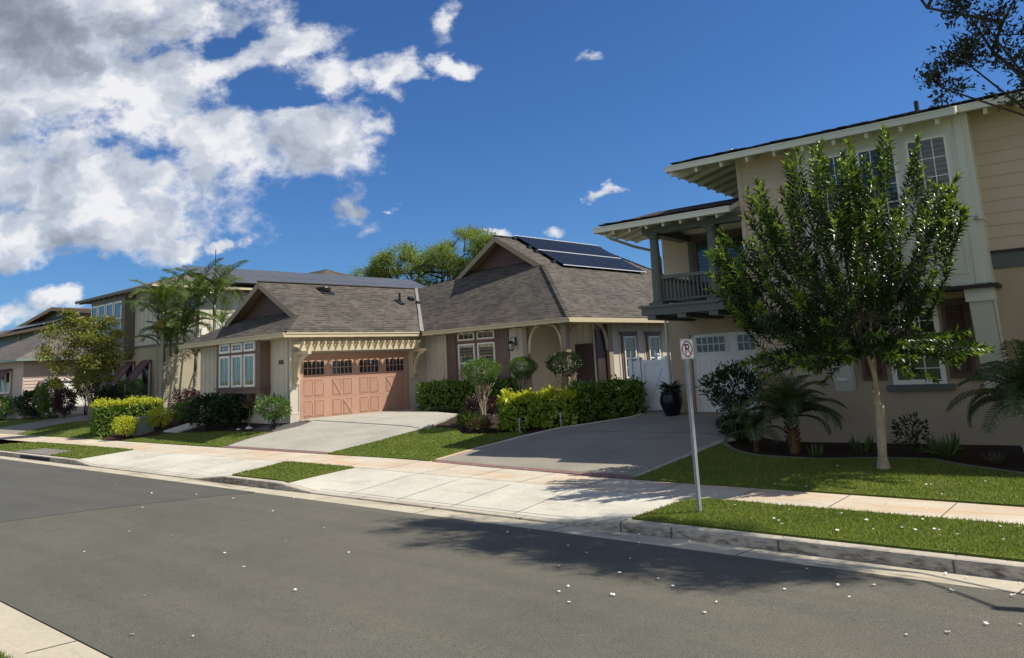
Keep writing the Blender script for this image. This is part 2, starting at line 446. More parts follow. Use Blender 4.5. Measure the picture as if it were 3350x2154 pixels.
M['sign_black'] = paint('sign_black', (.008, .008, .008), .4)
M['pot'] = paint('pot_glaze', (.005, .006, .013), .3, .1, 3, 0, 60, .35)
M['carpaint'] = paint('car_dark_red', (.045, .012, .014), .15, .02, 2, 0, 60, .8)
M['tail'] = paint('tail_lamp', (.5, .01, .02), .2)
M['bark_pale'] = paint('bark_pale', (.36, .29, .19), .85, .35, 5, .9, 30)
M['bark'] = paint('bark_grey', (.17, .14, .11), .9, .3, 6, .8, 30)
M['bark_dark'] = paint('bark_dark', (.05, .04, .035), .9, .3, 6, .8, 30)
M['palm_trunk'] = stripe_mat('palm_trunk', (.34, .33, .25), (.18, .17, .13), 2, .13, .16)
M['palm_boot'] = paint('palm_boot', (.10, .05, .03), .9, .4, 10, 1, 30)
M['lf_main'] = leafmat('leaf_main', [(.014, .032, .008), (.030, .060, .011), (.075, .12, .02)], .28, .18, .5)
M['limb_dark'] = paint('limb_dark', (.09, .075, .055), .9, .3, 6, .8, 30)
M['valley'] = paint('valley_metal', (.26, .25, .22), .5)
M['conc_dark'] = concrete_mat('concrete_dark', (.19, .175, .15), .5)
M['lf_tip'] = leafmat('leaf_tip', [(.06, .12, .018), (.14, .215, .03), (.25, .32, .05)], .36, .3, .45)
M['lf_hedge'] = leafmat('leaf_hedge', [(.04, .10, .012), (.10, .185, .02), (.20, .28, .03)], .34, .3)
M['lf_sunlit'] = leafmat('leaf_sunlit', [(.10, .20, .02), (.24, .34, .04), (.42, .48, .08)], .3, .45)  # sunlit look of the driveway hedge, put into the leaf colour
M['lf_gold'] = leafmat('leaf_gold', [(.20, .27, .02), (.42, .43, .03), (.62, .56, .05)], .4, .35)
M['lf_dark'] = leafmat('leaf_dark', [(.008, .024, .008), (.018, .045, .012), (.035, .08, .016)], .3, .15)
M['lf_topiary'] = leafmat('leaf_topiary', [(.04, .09, .02), (.09, .17, .035), (.16, .25, .06)], .42, .28)
M['lf_purple'] = leafmat('leaf_purple', [(.022, .008, .012), (.055, .018, .026), (.09, .035, .03)], .35, .15)
M['lf_brown'] = leafmat('leaf_brown', [(.05, .035, .022), (.11, .085, .05), (.16, .15, .06)], .5, .2)
M['lf_palm'] = leafmat('leaf_palm', [(.06, .10, .03), (.12, .17, .05), (.20, .26, .09)], .34, .3)
M['lf_palmdark'] = leafmat('leaf_palm_dark', [(.035, .06, .02), (.08, .12, .035), (.15, .20, .06)], .34, .25)
M['lf_dead'] = leafmat('leaf_dead', [(.16, .08, .03), (.28, .15, .05), (.36, .22, .08)], .6, .2)
M['lf_tree3'] = leafmat('leaf_tree3', [(.07, .095, .02), (.17, .19, .035), (.34, .33, .08)], .4, .35)
M['lf_kiawe'] = leafmat('leaf_kiawe', [(.10, .14, .045), (.18, .235, .06), (.27, .33, .11)], .5, .5)
M['lf_street'] = leafmat('leaf_street', [(.018, .022, .013), (.032, .038, .02), (.055, .06, .03)], .5, .08)
M['blade'] = leafmat('grass_blade', [(.08, .12, .014), (.14, .18, .028), (.28, .27, .08)], .5, .3, .3, .8)
M['petal'] = paint('petal_white', (.85, .82, .8), .5, .05)
M['petal_pink'] = paint('petal_coral', (.7, .2, .12), .5, .1)
M['fruit'] = paint('palm_fruit', (.42, .32, .06), .6, .2, 20)
M['rock'] = paint('rock_white', (.55, .53, .5), .85, .2, 8, .6, 30)
M['util'] = paint('utility_green', (.16, .20, .16), .6)
# ================================================================ terrain
def clamp(v, a=0., b=1.): return max(a, min(b, v))
def sst(x, a, b):
    t = clamp((x - a) / (b - a)); return t * t * (3 - 2 * t)
def lerp(a, b, t): return a + (b - a) * t
def kerb(X):                     # kerb height: full beside the grass strips, dropped at the driveways
    up = .15
    k = .03
    def bump(x0, x1, x2, x3):    # rises x0..x1, falls x2..x3
        return clamp((X - x0) / (x1 - x0)) * clamp((x3 - X) / (x3 - x2))
    return k + (up - k) * max(bump(-60, -58.5, -28.2, -26.8), bump(-20.0, -18.6, -16.2, -14.8), bump(-8.2, -6.9, 60, 61))
def sw_f(X): return lerp(12.05, 12.38, clamp((-7 - X) / 8))
def sw_b(X): return lerp(13.35, 13.94, clamp((-9 - X) / 8))
def hgt(X, Y):
    if Y < 2.75: return .1
    if Y < 3.28: return 0.
    if Y < 9.65: return .01 + .06 * (1 - ((Y - 6.46) / 3.2) ** 2)
    if Y < 10.12: return 0.
    if Y < 12.1:
        k = kerb(X); return k + (.19 - k) * clamp((Y - 10.3) / 1.8)
    if Y < 13.3: return .19 + .01 * (Y - 12.1) / 1.2
    A = .2 + .7 * clamp((Y - 13.9) / 3.3)
    B = .2 + .7 * clamp((Y - 13.4) / 7.2)
    C_ = .2 + .25 * clamp((Y - 13.4) / 6)
    w1 = sst(X, -19.5, -15.5); w2 = sst(X, -9.6, -8.0)
    return (A * (1 - w1) + B * w1) * (1 - w2) + C_ * w2

def inpoly(x, y, P):
    c = False; j = len(P) - 1
    for i in range(len(P)):
        if (P[i][1] > y) != (P[j][1] > y) and x < (P[j][0] - P[i][0]) * (y - P[i][1]) / (P[j][1] - P[i][1]) + P[i][0]: c = not c
        j = i
    return c
def smooth_poly(P, n=2):
    for _ in range(n):
        Q = []
        for i in range(len(P)):
            a, b = P[i], P[(i + 1) % len(P)]
            Q += [(a[0] * .75 + b[0] * .25, a[1] * .75 + b[1] * .25), (a[0] * .25 + b[0] * .75, a[1] * .25 + b[1] * .75)]
        P = Q
    return P
def patch(name, P, off, mat, step=.6, skirt=.06, kind='structure', hf=hgt):
    """terrain-following sheet with a small vertical edge"""
    out_ = []
    n = len(P)
    for i in range(n):
        a, b = P[i], P[(i + 1) % n]
        k = max(1, int(math.hypot(b[0] - a[0], b[1] - a[1]) / step))
        for q in range(k): out_.append((a[0] + (b[0] - a[0]) * q / k, a[1] + (b[1] - a[1]) * q / k))
    m = len(out_); pts = list(out_)
    x0, x1 = min(p[0] for p in P), max(p[0] for p in P); y0, y1 = min(p[1] for p in P), max(p[1] for p in P)
    nx, ny = int((x1 - x0) / step), int((y1 - y0) / step)
    for i in range(1, nx + 1):
        for j in range(1, ny + 1):
            x, y = x0 + i * (x1 - x0) / (nx + 1), y0 + j * (y1 - y0) / (ny + 1)
            if inpoly(x, y, P): pts.append((x, y))
    vs, es, fs, *_r = delaunay_2d_cdt([Vector(p) for p in pts], [(i, (i + 1) % m) for i in range(m)], [], 1, 1e-5)
    mb = MB()
    mb.add([(v.x, v.y, hf(v.x, v.y) + off) for v in vs], [tuple(f) for f in fs])
    if skirt:
        b = len(mb.v)
        for p in out_:
            z = hf(*p) + off; mb.v += [(p[0], p[1], z), (p[0], p[1], z - skirt)]
        for i in range(m):
            j = (i + 1) % m
            mb.f.append([b + 2 * i, b + 2 * i + 1, b + 2 * j + 1, b + 2 * j]); mb.m.append(0)
    o = mb.build(name, mat)
    tag(o, kind=kind)
    return o
def ysheet(name, xs, ya, yb, off, mat, hf=hgt, rows=1, skirt_front=0.0):
    mb = MB(); nr_ = rows + 1
    vs = []
    for x in xs:
        a, b = ya(x), yb(x)
        for r in range(nr_):
            y = lerp(a, b, r / rows); vs.append((x, y, hf(x, y) + off))
    fs = [(i * nr_ + r, (i + 1) * nr_ + r, (i + 1) * nr_ + r + 1, i * nr_ + r + 1) for i in range(len(xs) - 1) for r in range(rows)]
    mb.add(vs, fs)
    o = mb.build(name, mat); tag(o, kind='structure'); return o
def arange(a, b, s):
    n = max(1, int(round((b - a) / s))); return [a + (b - a) * i / n for i in range(n + 1)]

# far ground to the horizon, below everything else
g = MB(); g.add([(-900, -900, -.35), (900, -900, -.35), (900, 900, -.35), (-900, 900, -.35)], [(0, 1, 2, 3)])
tag(g.build('ground', M['far']), kind='structure')
# soil of the yards
xs = arange(-90, 30, .5)
tag(ysheet('ground', xs, lambda x: sw_b(x) - .1, lambda x: 60, -.05, M['mulch'], rows=93), kind='structure')
# road, its newer patch, gutters, kerbs
X0, X1 = -140, 45
tag(ysheet('road', [X0, X1], lambda x: 3.28, lambda x: 9.65, 0, M['asphalt'], rows=16), kind='structure')
mb = MB()
pe = [(-17.9, 3.30), (-17.4, 4.97), (-16.75, 7.3), (-16.2, 9.62)]
vs = []
for k in range(14):
    y = 3.30 + 6.32 * k / 13
    xe = np.interp(y, [p[1] for p in pe], [p[0] for p in pe])
    for x in (xe, -40, -90, X0): vs.append((x, y, hgt(x, y) + .005))
mb.add(vs, [(i * 4 + j, (i + 1) * 4 + j, (i + 1) * 4 + j + 1, i * 4 + j + 1) for i in range(13) for j in range(3)])
tag(mb.build('road_patch', M['asphalt_new']), kind='structure')
for nm, a, b in (('gutter', 2.75, 3.28), ('gutter', 9.65, 10.12)):
    mb = MB(); mb.add([(X0, a, 0), (X1, a, 0), (X1, b, 0), (X0, b, 0)], [(0, 1, 2, 3)])
    # expansion joints cut across the gutter
    x = -8.9 if a < 5 else -7.95
    for k in range(-14, 40):
        xx = x - k * 3.05
        if xx > 20: continue
        mb.add([(xx - .012, a, .003), (xx + .012, a, .003), (xx + .05 + .012, b, .003), (xx + .05 - .012, b, .003)], [(0, 1, 2, 3)], 1)
    tag(mb.build(nm, [M['conc_gutter'], M['joint']]), kind='structure')
xs = sorted(set(arange(X0, -62, 4) + arange(-62, X1, .2)))
def kerb_mesh(xs, yf, sgn, hk):
    mb = MB(); prof = [(0, -.05, 0), (.0, 0, .0), (.012, .72, 0), (.028, .93, 0), (.055, 1.0, 0), (.18, 1.03, 0)]
    vs = []
    for x in xs:
        k = hk(x)
        for (dy, fz, _z) in prof:
            vs.append((x, yf + sgn * dy, fz * k if fz >= 0 else -.05))
    n = len(prof)
    mb.add(vs, [(i * n + j, (i + 1) * n + j, (i + 1) * n + j + 1, i * n + j + 1) for i in range(len(xs) - 1) for j in range(n - 1)])
    return mb
mb = kerb_mesh(xs, 10.12, 1, kerb)
for xx in [-2.53, -4.53, -6.08, -6.93, -8.9, -11.0, -13.2, -14.9, -16.3, -17.9, -20, -22.5, -25, -27, -28.3, -30.3, -32.5, -34.5, -.5, 1.5]:
    k = kerb(xx)
    mb.add([(xx - .010, 10.114, -.01), (xx + .010, 10.114, -.01), (xx + .010, 10.114, k * .9), (xx - .010, 10.114, k * .9),
            (xx + .010, 10.302, k * 1.03 + .004), (xx - .010, 10.302, k * 1.03 + .004)], [(0, 1, 2, 3), (3, 2, 4, 5)], 1)
tag(mb.build('kerb', [M['conc_kerb'], M['joint']]), kind='structure')
mb = kerb_mesh([X0, X1], 2.75, -1, lambda x: .1)
tag(mb.build('kerb', [M['conc_gutter']]), kind='structure')
tag(patch('lawn', [(-60, -6), (30, -6), (30, 2.56), (-60, 2.56)], .01, M['grass'], 3, .05), kind='structure')

# pavement and driveway aprons
xs = sorted(set(arange(-90, 25, .5)))
ysheet('pavement', xs, sw_f, sw_b, .004, M['conc_walk'], rows=2)
def apron(P): return patch('driveway_apron', P, .006, M['conc'], .5, .03)
apron([(-14.8, 10.3), (-8.2, 10.3), (-6.9, 10.3), (-6.85, 11.85), (-6.6, 12.04), (-9.0, 12.12), (-15.0, 12.37), (-16.2, 12.35), (-15.95, 10.3)])
apron([(-26.8, 10.3), (-20.0, 10.3), (-18.6, 10.3), (-19.35, 12.38), (-28.9, 12.38), (-28.2, 10.3)])
mb = MB()
def jl(a, b, w=.012, off=.010):
    ax, ay = a; bx, by = b
    d = math.hypot(bx - ax, by - ay); nx, ny = -(by - ay) / d * w / 2, (bx - ax) / d * w / 2
    k = max(1, int(d / .5)); vs = []
    for i in range(k + 1):
        x, y = lerp(ax, bx, i / k), lerp(ay, by, i / k); z = hgt(x, y) + off
        vs += [(x - nx, y - ny, z), (x + nx, y + ny, z)]
    mb.add(vs, [(2 * i, 2 * i + 2, 2 * i + 3, 2 * i + 1) for i in range(k)])
x = 6.0
while x > -60:
    y0 = 10.3 if (-14.8 < x < -8.2 or -26.8 < x < -20.0) else sw_f(x)
    jl((x, y0), (x - .05, sw_b(x)), .014)
    x -= 1.52
jl((-16.2, 12.37), (-6.7, 12.07)); jl((-28.9, 12.39), (-19.3, 12.39)); jl((-14.9, 10.42), (-8.1, 10.42)); jl((-26.8, 10.42), (-20, 10.42))
tag(mb.build('pavement_joint', M['joint']), kind='structure')

# driveways
D1 = [(-25.6, 13.95), (-19.72, 13.95), (-18.9, 15.2), (-18.5, 16.3), (-18.35, 16.95), (-18.75, 17.9), (-20.3, 20.0), (-21.5, 20.5), (-24.6, 21.75), (-25.2, 22.25),
      (-25.66, 22.6), (-25.66, 17.0), (-24.75, 16.95), (-24.75, 16.4), (-25.25, 15.75), (-25.62, 14.9)]
patch('driveway', D1, .012, M['conc_drive'], .5)
D2 = [(-14.80, 13.72), (-13.0, 13.58), (-8.9, 13.46), (-8.98, 16), (-9.0, 17.3), (-8.8, 18.6), (-8.6, 21.3), (-11.6, 21.25), (-12.2, 21.9), (-14.3, 22.3),
      (-13.0, 20.6), (-12.95, 20.1), (-13.5, 19.2), (-14.2, 18.25), (-14.55, 17.0), (-14.78, 15.4)]
patch('driveway', D2, .012, M['drive2'], .5)
D3 = [(-50.2, 13.96), (-47, 13.96), (-46.7, 15.3), (-45.6, 16.2), (-42.6, 16.9), (-42.3, 26), (-54.9, 26), (-54.9, 18.6), (-49.1, 16.75), (-52.3, 14.9), (-53.2, 13.96)]
patch('driveway', D3, .012, M['drive2'], .6)
patch('path', [(-33.1, 15.35), (-31.75, 15.35), (-31.6, 16.4), (-33.1, 16.4)], .012, M['conc'], .4)
mb = MB()
jl((-24.9, 17.1), (-18.55, 16.6), .05, .018); jl((-14.6, 17.75), (-9.0, 17.9), .03, .018); jl((-13.1, 20.45), (-8.7, 20.6), .02, .018)
tag(mb.build('driveway_joint', M['joint']), kind='structure')
def band(name, pts, w, mat, off=.016):
    L, R = [], []
    for i, p in enumerate(pts):
        a, b = pts[max(0, i - 1)], pts[min(len(pts) - 1, i + 1)]
        dx, dy = b[0] - a[0], b[1] - a[1]; d = math.hypot(dx, dy)
        L.append((p[0] - dy / d * w / 2, p[1] + dx / d * w / 2)); R.append((p[0] + dy / d * w / 2, p[1] - dx / d * w / 2))
    return patch(name, L + R[::-1], off, mat, .4, .03)
band('brick_edging', [(-25.7, 14.03), (-19.7, 14.03)], .17, M['brick'])
band('brick_edging', [(-14.9, 13.83), (-13.0, 13.66), (-8.8, 13.52)], .2, M['brick'], .018)
band('brick_edging', [(-25.66, 14.15), (-25.62, 14.9), (-25.25, 15.7), (-24.72, 16.4), (-24.72, 16.9), (-25.3, 17.05)], .12, M['brick'], .020)
band('concrete_edging', [(-14.93, 13.9), (-14.86, 15.4), (-14.62, 17.0), (-14.28, 18.25), (-13.58, 19.15), (-13.02, 20.0), (-13.0, 20.5)], .15, M['conc_walk'], .022)
band('concrete_edging', [(-8.85, 13.6), (-8.9, 16), (-8.93, 17.3), (-8.75, 18.5)], .15, M['conc_drive'], .022)
band('concrete_edging', [(-8.85, 17.35), (-8.46, 16.97), (-7.59, 16.47), (-6.32, 16.37), (-5.26, 16.78), (-4.32, 16.86), (-3.85, 16.44), (-2.71, 15.82), (0, 15.0), (3, 14.9)], .11, M['conc_dark'], .035)

# grass
SA = [(-38.6, 10.32), (-28.35, 10.32), (-28.9, 12.36), (-34.5, 12.36), (-38.4, 12.3), (-39.6, 11.3)]
SA1 = [(-38.6, 10.32), (-34.9, 10.32), (-34.6, 11.35), (-31.6, 11.35), (-31.0, 10.32), (-28.35, 10.32), (-28.9, 12.36), (-34.5, 12.36), (-38.4, 12.3), (-39.6, 11.3)]
SB = [(-18.5, 10.32), (-16.0, 10.32), (-16.25, 12.34), (-19.25, 12.37)]
SC = [(-6.85, 10.32), (30, 10.32), (30, 12.05), (-6.5, 12.03), (-6.8, 11.8)]
LM = [(-19.62, 13.97), (-18.82, 15.2), (-18.42, 16.2), (-18.1, 16.75), (-17.3, 17.0), (-16.73, 16.65), (-16.2, 16.85), (-15.24, 17.35), (-14.78, 17.2), (-14.92, 16.4), (-15.0, 15.2), (-15.02, 13.75)]
LR = [(-8.78, 13.38), (28, 13.36), (28, 15), (3, 14.82), (0, 14.93), (-2.72, 15.75), (-3.87, 16.37), (-4.33, 16.78), (-5.25, 16.7), (-6.32, 16.29), (-7.57, 16.39), (-8.42, 16.88), (-8.84, 17.2), (-8.82, 15.5)]
LL = [(-25.78, 13.96), (-25.74, 14.9), (-25.35, 15.62), (-28.4, 15.45), (-31.6, 15.05), (-32.7, 14.5), (-33.8, 13.96)]
LL2 = [(-46.8, 13.96), (-36.2, 13.96), (-36.4, 14.2), (-39, 14.9), (-40.5, 16.2), (-42.5, 16.6), (-45.4, 16.0), (-46.5, 15.2)]
LL3 = [(-53.5, 13.96), (-52.6, 14.95), (-49.4, 16.55), (-57, 16.05), (-80, 15.9), (-80, 13.96)]
LAWNS = [SA1, SB, SC, LM, LR, LL, LL2, LL3]
for P in LAWNS: patch('lawn', P, .03, M['grass'], .45, .07)
patch('drain_slab', [(-34.85, 10.33), (-31.1, 10.33), (-31.65, 11.33), (-34.55, 11.33)], .02, M['conc_dark'], .5)
q = MB(); q.box(-33.4, -30.4, 10.112, 10.13, .012, .118); tag(q.build('drain_inlet', M['rubber']), kind='structure')  # dark panel on the kerb face, standing for the unlit opening
patch('gravel_bed', [(-25.15, 15.8), (-27.1, 15.95), (-26.7, 16.85), (-25.0, 16.95), (-24.85, 16.5)], .0, M['gravel'], .3)

# blades of grass on the near lawns (uncountable: one object per lawn area)
def blades(P, dens, L, W_, fade=None):
    x0, x1 = min(p[0] for p in P), max(p[0] for p in P); y0, y1 = min(p[1] for p in P), max(p[1] for p in P)
    n = int((x1 - x0) * (y1 - y0) * dens)
    X = nr.uniform(x0, x1, n); Y = nr.uniform(y0, y1, n)
    keep = [i for i in range(n) if inpoly(X[i], Y[i], P)]
    X, Y = X[keep], Y[keep]; n = len(X)
    Z = np.array([hgt(x, y) for x, y in zip(X, Y)]) + .028
    D = nr.normal(size=(n, 3)) * .42; D[:, 2] = 1
    leaves('grass', M['blade'], None, np.stack([X, Y, Z], 1), D, rdir(n), nr.uniform(.5, 1.1, n) * L, W_, SH_BLADE)['kind'] = 'stuff'
def clipx(P, a, b): return [(clamp(x, a, b), y) for x, y in P]
blades(clipx(SC, -7, .5), 2600, .045, .011)
blades(clipx(LR, -9, 1.5), 1500, .05, .013)
blades(LM, 900, .05, .02)
blades(SB, 900, .05, .018)
blades(LL, 400, .05, .03)
blades(SA1, 350, .05, .03)
blades([(-13, 1.6), (-7, 1.6), (-7, 2.56), (-13, 2.56)], 2500, .05, .01)
blades(LL2, 250, .05, .03)
# ================================================================ house helpers
def battens(mb, F, u0, u1, z0, z1, step=.406, w=.045, d=.022, skip=(), mi=0):
    n = max(1, int(round((u1 - u0) / step)))
    for i in range(n + 1):
        u = u0 + (u1 - u0) * i / n
        segs = [(z0, z1)]
        for (a, b, za, zb) in skip:
            if a - .02 < u < b + .02:
                s2 = []
                for (p, q) in segs:
                    if zb <= p or za >= q: s2.append((p, q)); continue
                    if za > p: s2.append((p, za))
                    if zb < q: s2.append((zb, q))
                segs = s2
        for (p, q) in segs:
            if q - p > .03: mb.fbox(F, u - w / 2, u + w / 2, 0.001, d, p, q, mi)
def laps(mb, F, u0, u1, z0, z1, step=.2, d=.022, mi=0):
    n = max(1, int(round((z1 - z0) / step))); h = (z1 - z0) / n
    for i in range(n):
        a, b = z0 + i * h, z0 + (i + 1) * h
        pts = [F.p(u0, 0, a), F.p(u0, d, a), F.p(u0, .004, b), F.p(u0, 0, b)]
        e = Vector(F.p(u1, 0, a)) - Vector(F.p(u0, 0, a))
        mb.prism(pts, e, mi)
def window(par, F, u0, u1, z0, z1, d=0., fr=.06, cols=1, rows=1, mun=.018, frame=None, glass=None, back=None, split=None, depth=.05, name='window'):
    """window part = frame + glazing bars; sub-parts: pane (and blind)"""
    mb = MB()
    mb.fbox(F, u0, u0 + fr, d, d + depth, z0, z1); mb.fbox(F, u1 - fr, u1, d, d + depth, z0, z1)
    mb.fbox(F, u0 + fr, u1 - fr, d, d + depth - .002, z1 - fr, z1); mb.fbox(F, u0 + fr, u1 - fr, d, d + depth - .002, z0, z0 + fr)
    if split: mb.fbox(F, u0 + fr, u1 - fr, d, d + depth - .004, split - fr * .45, split + fr * .45)
    a, b, c, e = u0 + fr, u1 - fr, z0 + fr, z1 - fr
    zones = [(c, e)] if not split else [(c, split), (split, e)]
    for (p, q) in zones:
        for i in range(1, cols): u = a + (b - a) * i / cols; mb.fbox(F, u - mun / 2, u + mun / 2, d + .01, d + depth * .62, p, q)
        for j in range(1, rows): z = p + (q - p) * j / rows; mb.fbox(F, a, b, d + .01, d + depth * .6, z - mun / 2, z + mun / 2)
    w = mb.build(name, frame or M['white'], par)
    if back: MB().fbox(F, a - .01, b + .01, d + .001, d + .008, c - .01, e + .01).build('blind', back, w)
    MB().fbox(F, a - .005, b + .005, d + .012, d + .018, c - .005, e + .005).build('pane', glass or M['glass'], w)
    return w
def rafters(mb, F, us, d0, d1, z0, slope, w=.06, h=.1, mi=0):
    for u in us:
        p0, p1 = F.p(u, d1, z0), F.p(u, d0, z0 + slope * (d1 - d0))
        mb.beam(p0, p1, w, h, mi)
def fr(a, b, n): return [a + (b - a) * (i + .5) / n for i in range(n)]

# ================================================================ house 1 : brown single-storey house with the terracotta garage door
H1 = thing('house', 'single-storey cream house with brown shingle roof, terracotta garage door and solar panels', 'house', (-25.74, 16.70, 0), math.radians(-2.3))
FS, FE = Face('S', 0.0), Face('E', 0.0)
FR, FRE = Face('S', 6.56), Face('E', 8.0)
ZE = 4.10
# walls
mb = MB()
mb.box(-7.44, -.1, 0, .2, -.3, 4.2)                       # garage wing, street side
mb.box(-.2, 0, 0, .42, -.3, 4.2); mb.box(-.2, 0, 5.56, 6.56, -.3, 4.2); mb.box(-.2, 0, .42, 5.56, 3.27, 4.2)
mb.box(-7.44, -7.24, .2, 12, -.3, 4.2)
mb.box(-7.24, -7.2, .2, 12, 0, 4.2)
battens(mb, FS, -7.42, -.03, 1.12, 4.1, .41, skip=[(-5.1, -1.4, 1.8, 4.2)])
battens(mb, FE, .05, .36, 1.12, 4.1, .3); battens(mb, FE, 5.72, 6.5, 1.0, 4.1, .39); battens(mb, FE, .5, 5.5, 3.42, 4.1, .41)
mb.box(-7.46, .022, -.022, 0.0, .3, 1.1); mb.box(0, .022, 0, .40, .3, 1.1)
mb.box(-.55, .03, -.03, -.0, 1.1, 1.16); mb.box(0, .03, -.03, .40, 1.1, 1.16)
mb.box(-.06, .026, -.026, 0.05, 1.16, 4.1)
# right wing
mb.box(0, 6.1, 6.56, 6.76, -.3, 4.2)
battens(mb, FR, .35, 5.95, 1.0, 4.1, .43, skip=[(1.45, 5.15, 1.8, 4.15)])
mb.box(5.9, 6.1, 6.76, 8.4, -.3, 4.2)                     # porch return
mb.box(6.1, 7.8, 8.4, 8.6, -.3, 4.2); battens(mb, Face('S', 8.4), 6.2, 7.7, 1.0, 4.1, .4)
mb.box(7.8, 8.0, 9.25, 22, -.3, 4.2)
battens(mb, FRE, 9.3, 21.9, 1.0, 4.1, .43, skip=[(9.85, 11.0, 1.7, 3.7), (11.6, 12.7, 1.7, 3.7)])
mb.box(7.6, 7.85, 8.4, 9.25, -.3, 4.2)
mb.box(-5, 8, 21.8, 22, 0, 4.2)
mb.box(5.9, 8.1, 6.4, 9.2, 4.02, 4.12)                     # porch ceiling
mb.build('wall', M['h1_wall'], H1)
MB().box(6.0, 8.2, 6.3, 8.4, .5, .93).build('porch_floor', M['conc'], H1)
e = MB(); e.box(7.70, 7.93, 8.42, 9.22, .9, 3.72); e.box(6.9, 7.75, 8.36, 8.40, .93, 3.2)
e.build('entry_door', M['door_dark'], H1)
# dark lining of the deep entry
e = MB(); e.box(7.55, 7.6, 6.8, 8.4, .93, 4.0) if False else None
# garage door
gd = MB(); X = -.05
gd.box(X - .05, X, .52, 5.46, .9, 3.2)
u0s = [(.58, 1.49), (1.87, 2.78), (3.15, 4.08), (4.47, 5.39)]
for i, (a, b) in enumerate(u0s):
    m_ = (a + b) / 2
    # window surround
    for (p, q, r, s_) in ((a - .05, b + .05, 3.02, 3.07), (a - .05, b + .05, 2.47, 2.52), (a - .05, a, 2.52, 3.02), (b, b + .05, 2.52, 3.02)):
        gd.box(X, X + .02, p, q, r, s_)
    for row, (z0, z1) in enumerate(((1.72, 2.34), (.98, 1.56))):
        for side, (p, q) in enumerate(((a, m_ - .04), (m_ + .04, b))):
            gd.box(X, X + .014, p, q, z0, z0 + .025); gd.box(X, X + .014, p, q, z1 - .025, z1)
            gd.box(X, X + .014, p, p + .025, z0 + .025, z1 - .025); gd.box(X, X + .014, q - .025, q, z0 + .025, z1 - .025)
            nb = 5
            for k in range(nb):
                x_ = p + .04 + (q - p - .08) * (k + .5) / nb
                gd.box(X, X + .007, x_ - .031, x_ + .031, z0 + .04, z1 - .04)
            diag = [(1, 0), (0, 1), (1, 0), (0, 1)][i]
            if diag[row] == side:
                rising = (i % 2 == 0)
                pa = (X + .013, p + .02, z0 + .03 if rising else z1 - .03); pb = (X + .013, q - .02, z1 - .03 if rising else z0 + .03)
                gd.beam(pa, pb, .02, .075, up=(1, 0, 0)) if False else gd.beam(pa, pb, .075, .02, up=(1, 0, 0))
for z in (1.64, 2.40): gd.box(X, X + .004, .52, 5.46, z - .004, z + .004)
gdo = gd.build('garage_door', M['h1_door'], H1)
for (a, b) in u0s:
    w = MB(); F = Face('E', X)
    for k in range(1, 5): u = a + (b - a) * k / 5; w.fbox(F, u - .012, u + .012, .004, .018, 2.52, 3.02)
    w.fbox(F, a, b, .004, .016, 2.76, 2.785)
    wo = w.build('door_window', M['h1_door'], gdo)
for (a, b) in u0s:
    MB().fbox(Face('E', X), a, b, .001, .008, 2.52, 3.02).build('door_pane', M['glass'], gdo)
t = MB()
t.box(-.1, .03, .38, .53, .86, 3.3); t.box(-.1, .03, 5.45, 5.62, .86, 3.3); t.box(-.1, .028, .53, 5.45, 3.2, 3.32)
t.build('door_trim', M['h1_door'], H1)
# pergola over the garage door
p = MB(); px = .38
pts = [(-.42, 3.66), (-.10, 3.40), (5.42, 3.40), (5.47, 3.655)]
top = []
NS = 19
ys = [(.21 + 5.58 * k / (NS - 1)) for k in range(NS)]
prof = [(px, 5.86, 3.655), (px, 5.80, 3.405), (px, .26, 3.405), (px, .16, 3.42), (px, .10, 3.50), (px, -.02, 3.56), (px, -.14, 3.585), (px, -.14, 3.655)]
up = []
for k in range(NS - 1):
    m_ = (ys[k] + ys[k + 1]) / 2
    up += [(px, m_ - .062, 3.655), (px, m_ - .035, 3.535), (px, m_ + .012, 3.535), (px, m_ + .035, 3.655)]
p.prism(prof + up, (.14, 0, 0))
p.build('pergola_beam', M['h1_fascia'], H1)
for y in ys:
    MB().box(.02, px + .28, y - .03, y + .03, 3.657, 3.76).build('pergola_slat', M['h1_fascia'], H1)
def bracket(yc):
    b = MB()
    b.box(.025, .12, yc - .11, yc + .11, 2.2, 3.42)
    b.box(.02, .98, yc - .07, yc + .07, 3.28, 3.402)
    b.box(.12, .30, yc - .05, yc + .05, 2.38, 2.46)
    # curved brace
    n = 8; pts = []
    for k in range(n + 1):
        a = k / n * PI / 2
        pts.append((.16 + .66 * (1 - math.cos(a)), 2.46 + .82 * math.sin(a)))
    for k in range(n):
        b.beam((pts[k][0], yc, pts[k][1]), (pts[k + 1][0], yc, pts[k + 1][1]), .10, .12, up=(1, 0, 0) if False else (0, 0, 1))
    b.build('bracket', M['h1_fascia'], H1)
bracket(.22); bracket(5.86)
# number plate, hose tap
b = MB(); b.box(-.76, -.46, -.045, -.023, 2.98, 3.12)
b.build('number_plate', M['metal_dark'], H1)
MB().box(-.70, -.52, -.05, -.0455, 3.015, 3.085).build('plate_face', M['h1_shut'], H1)
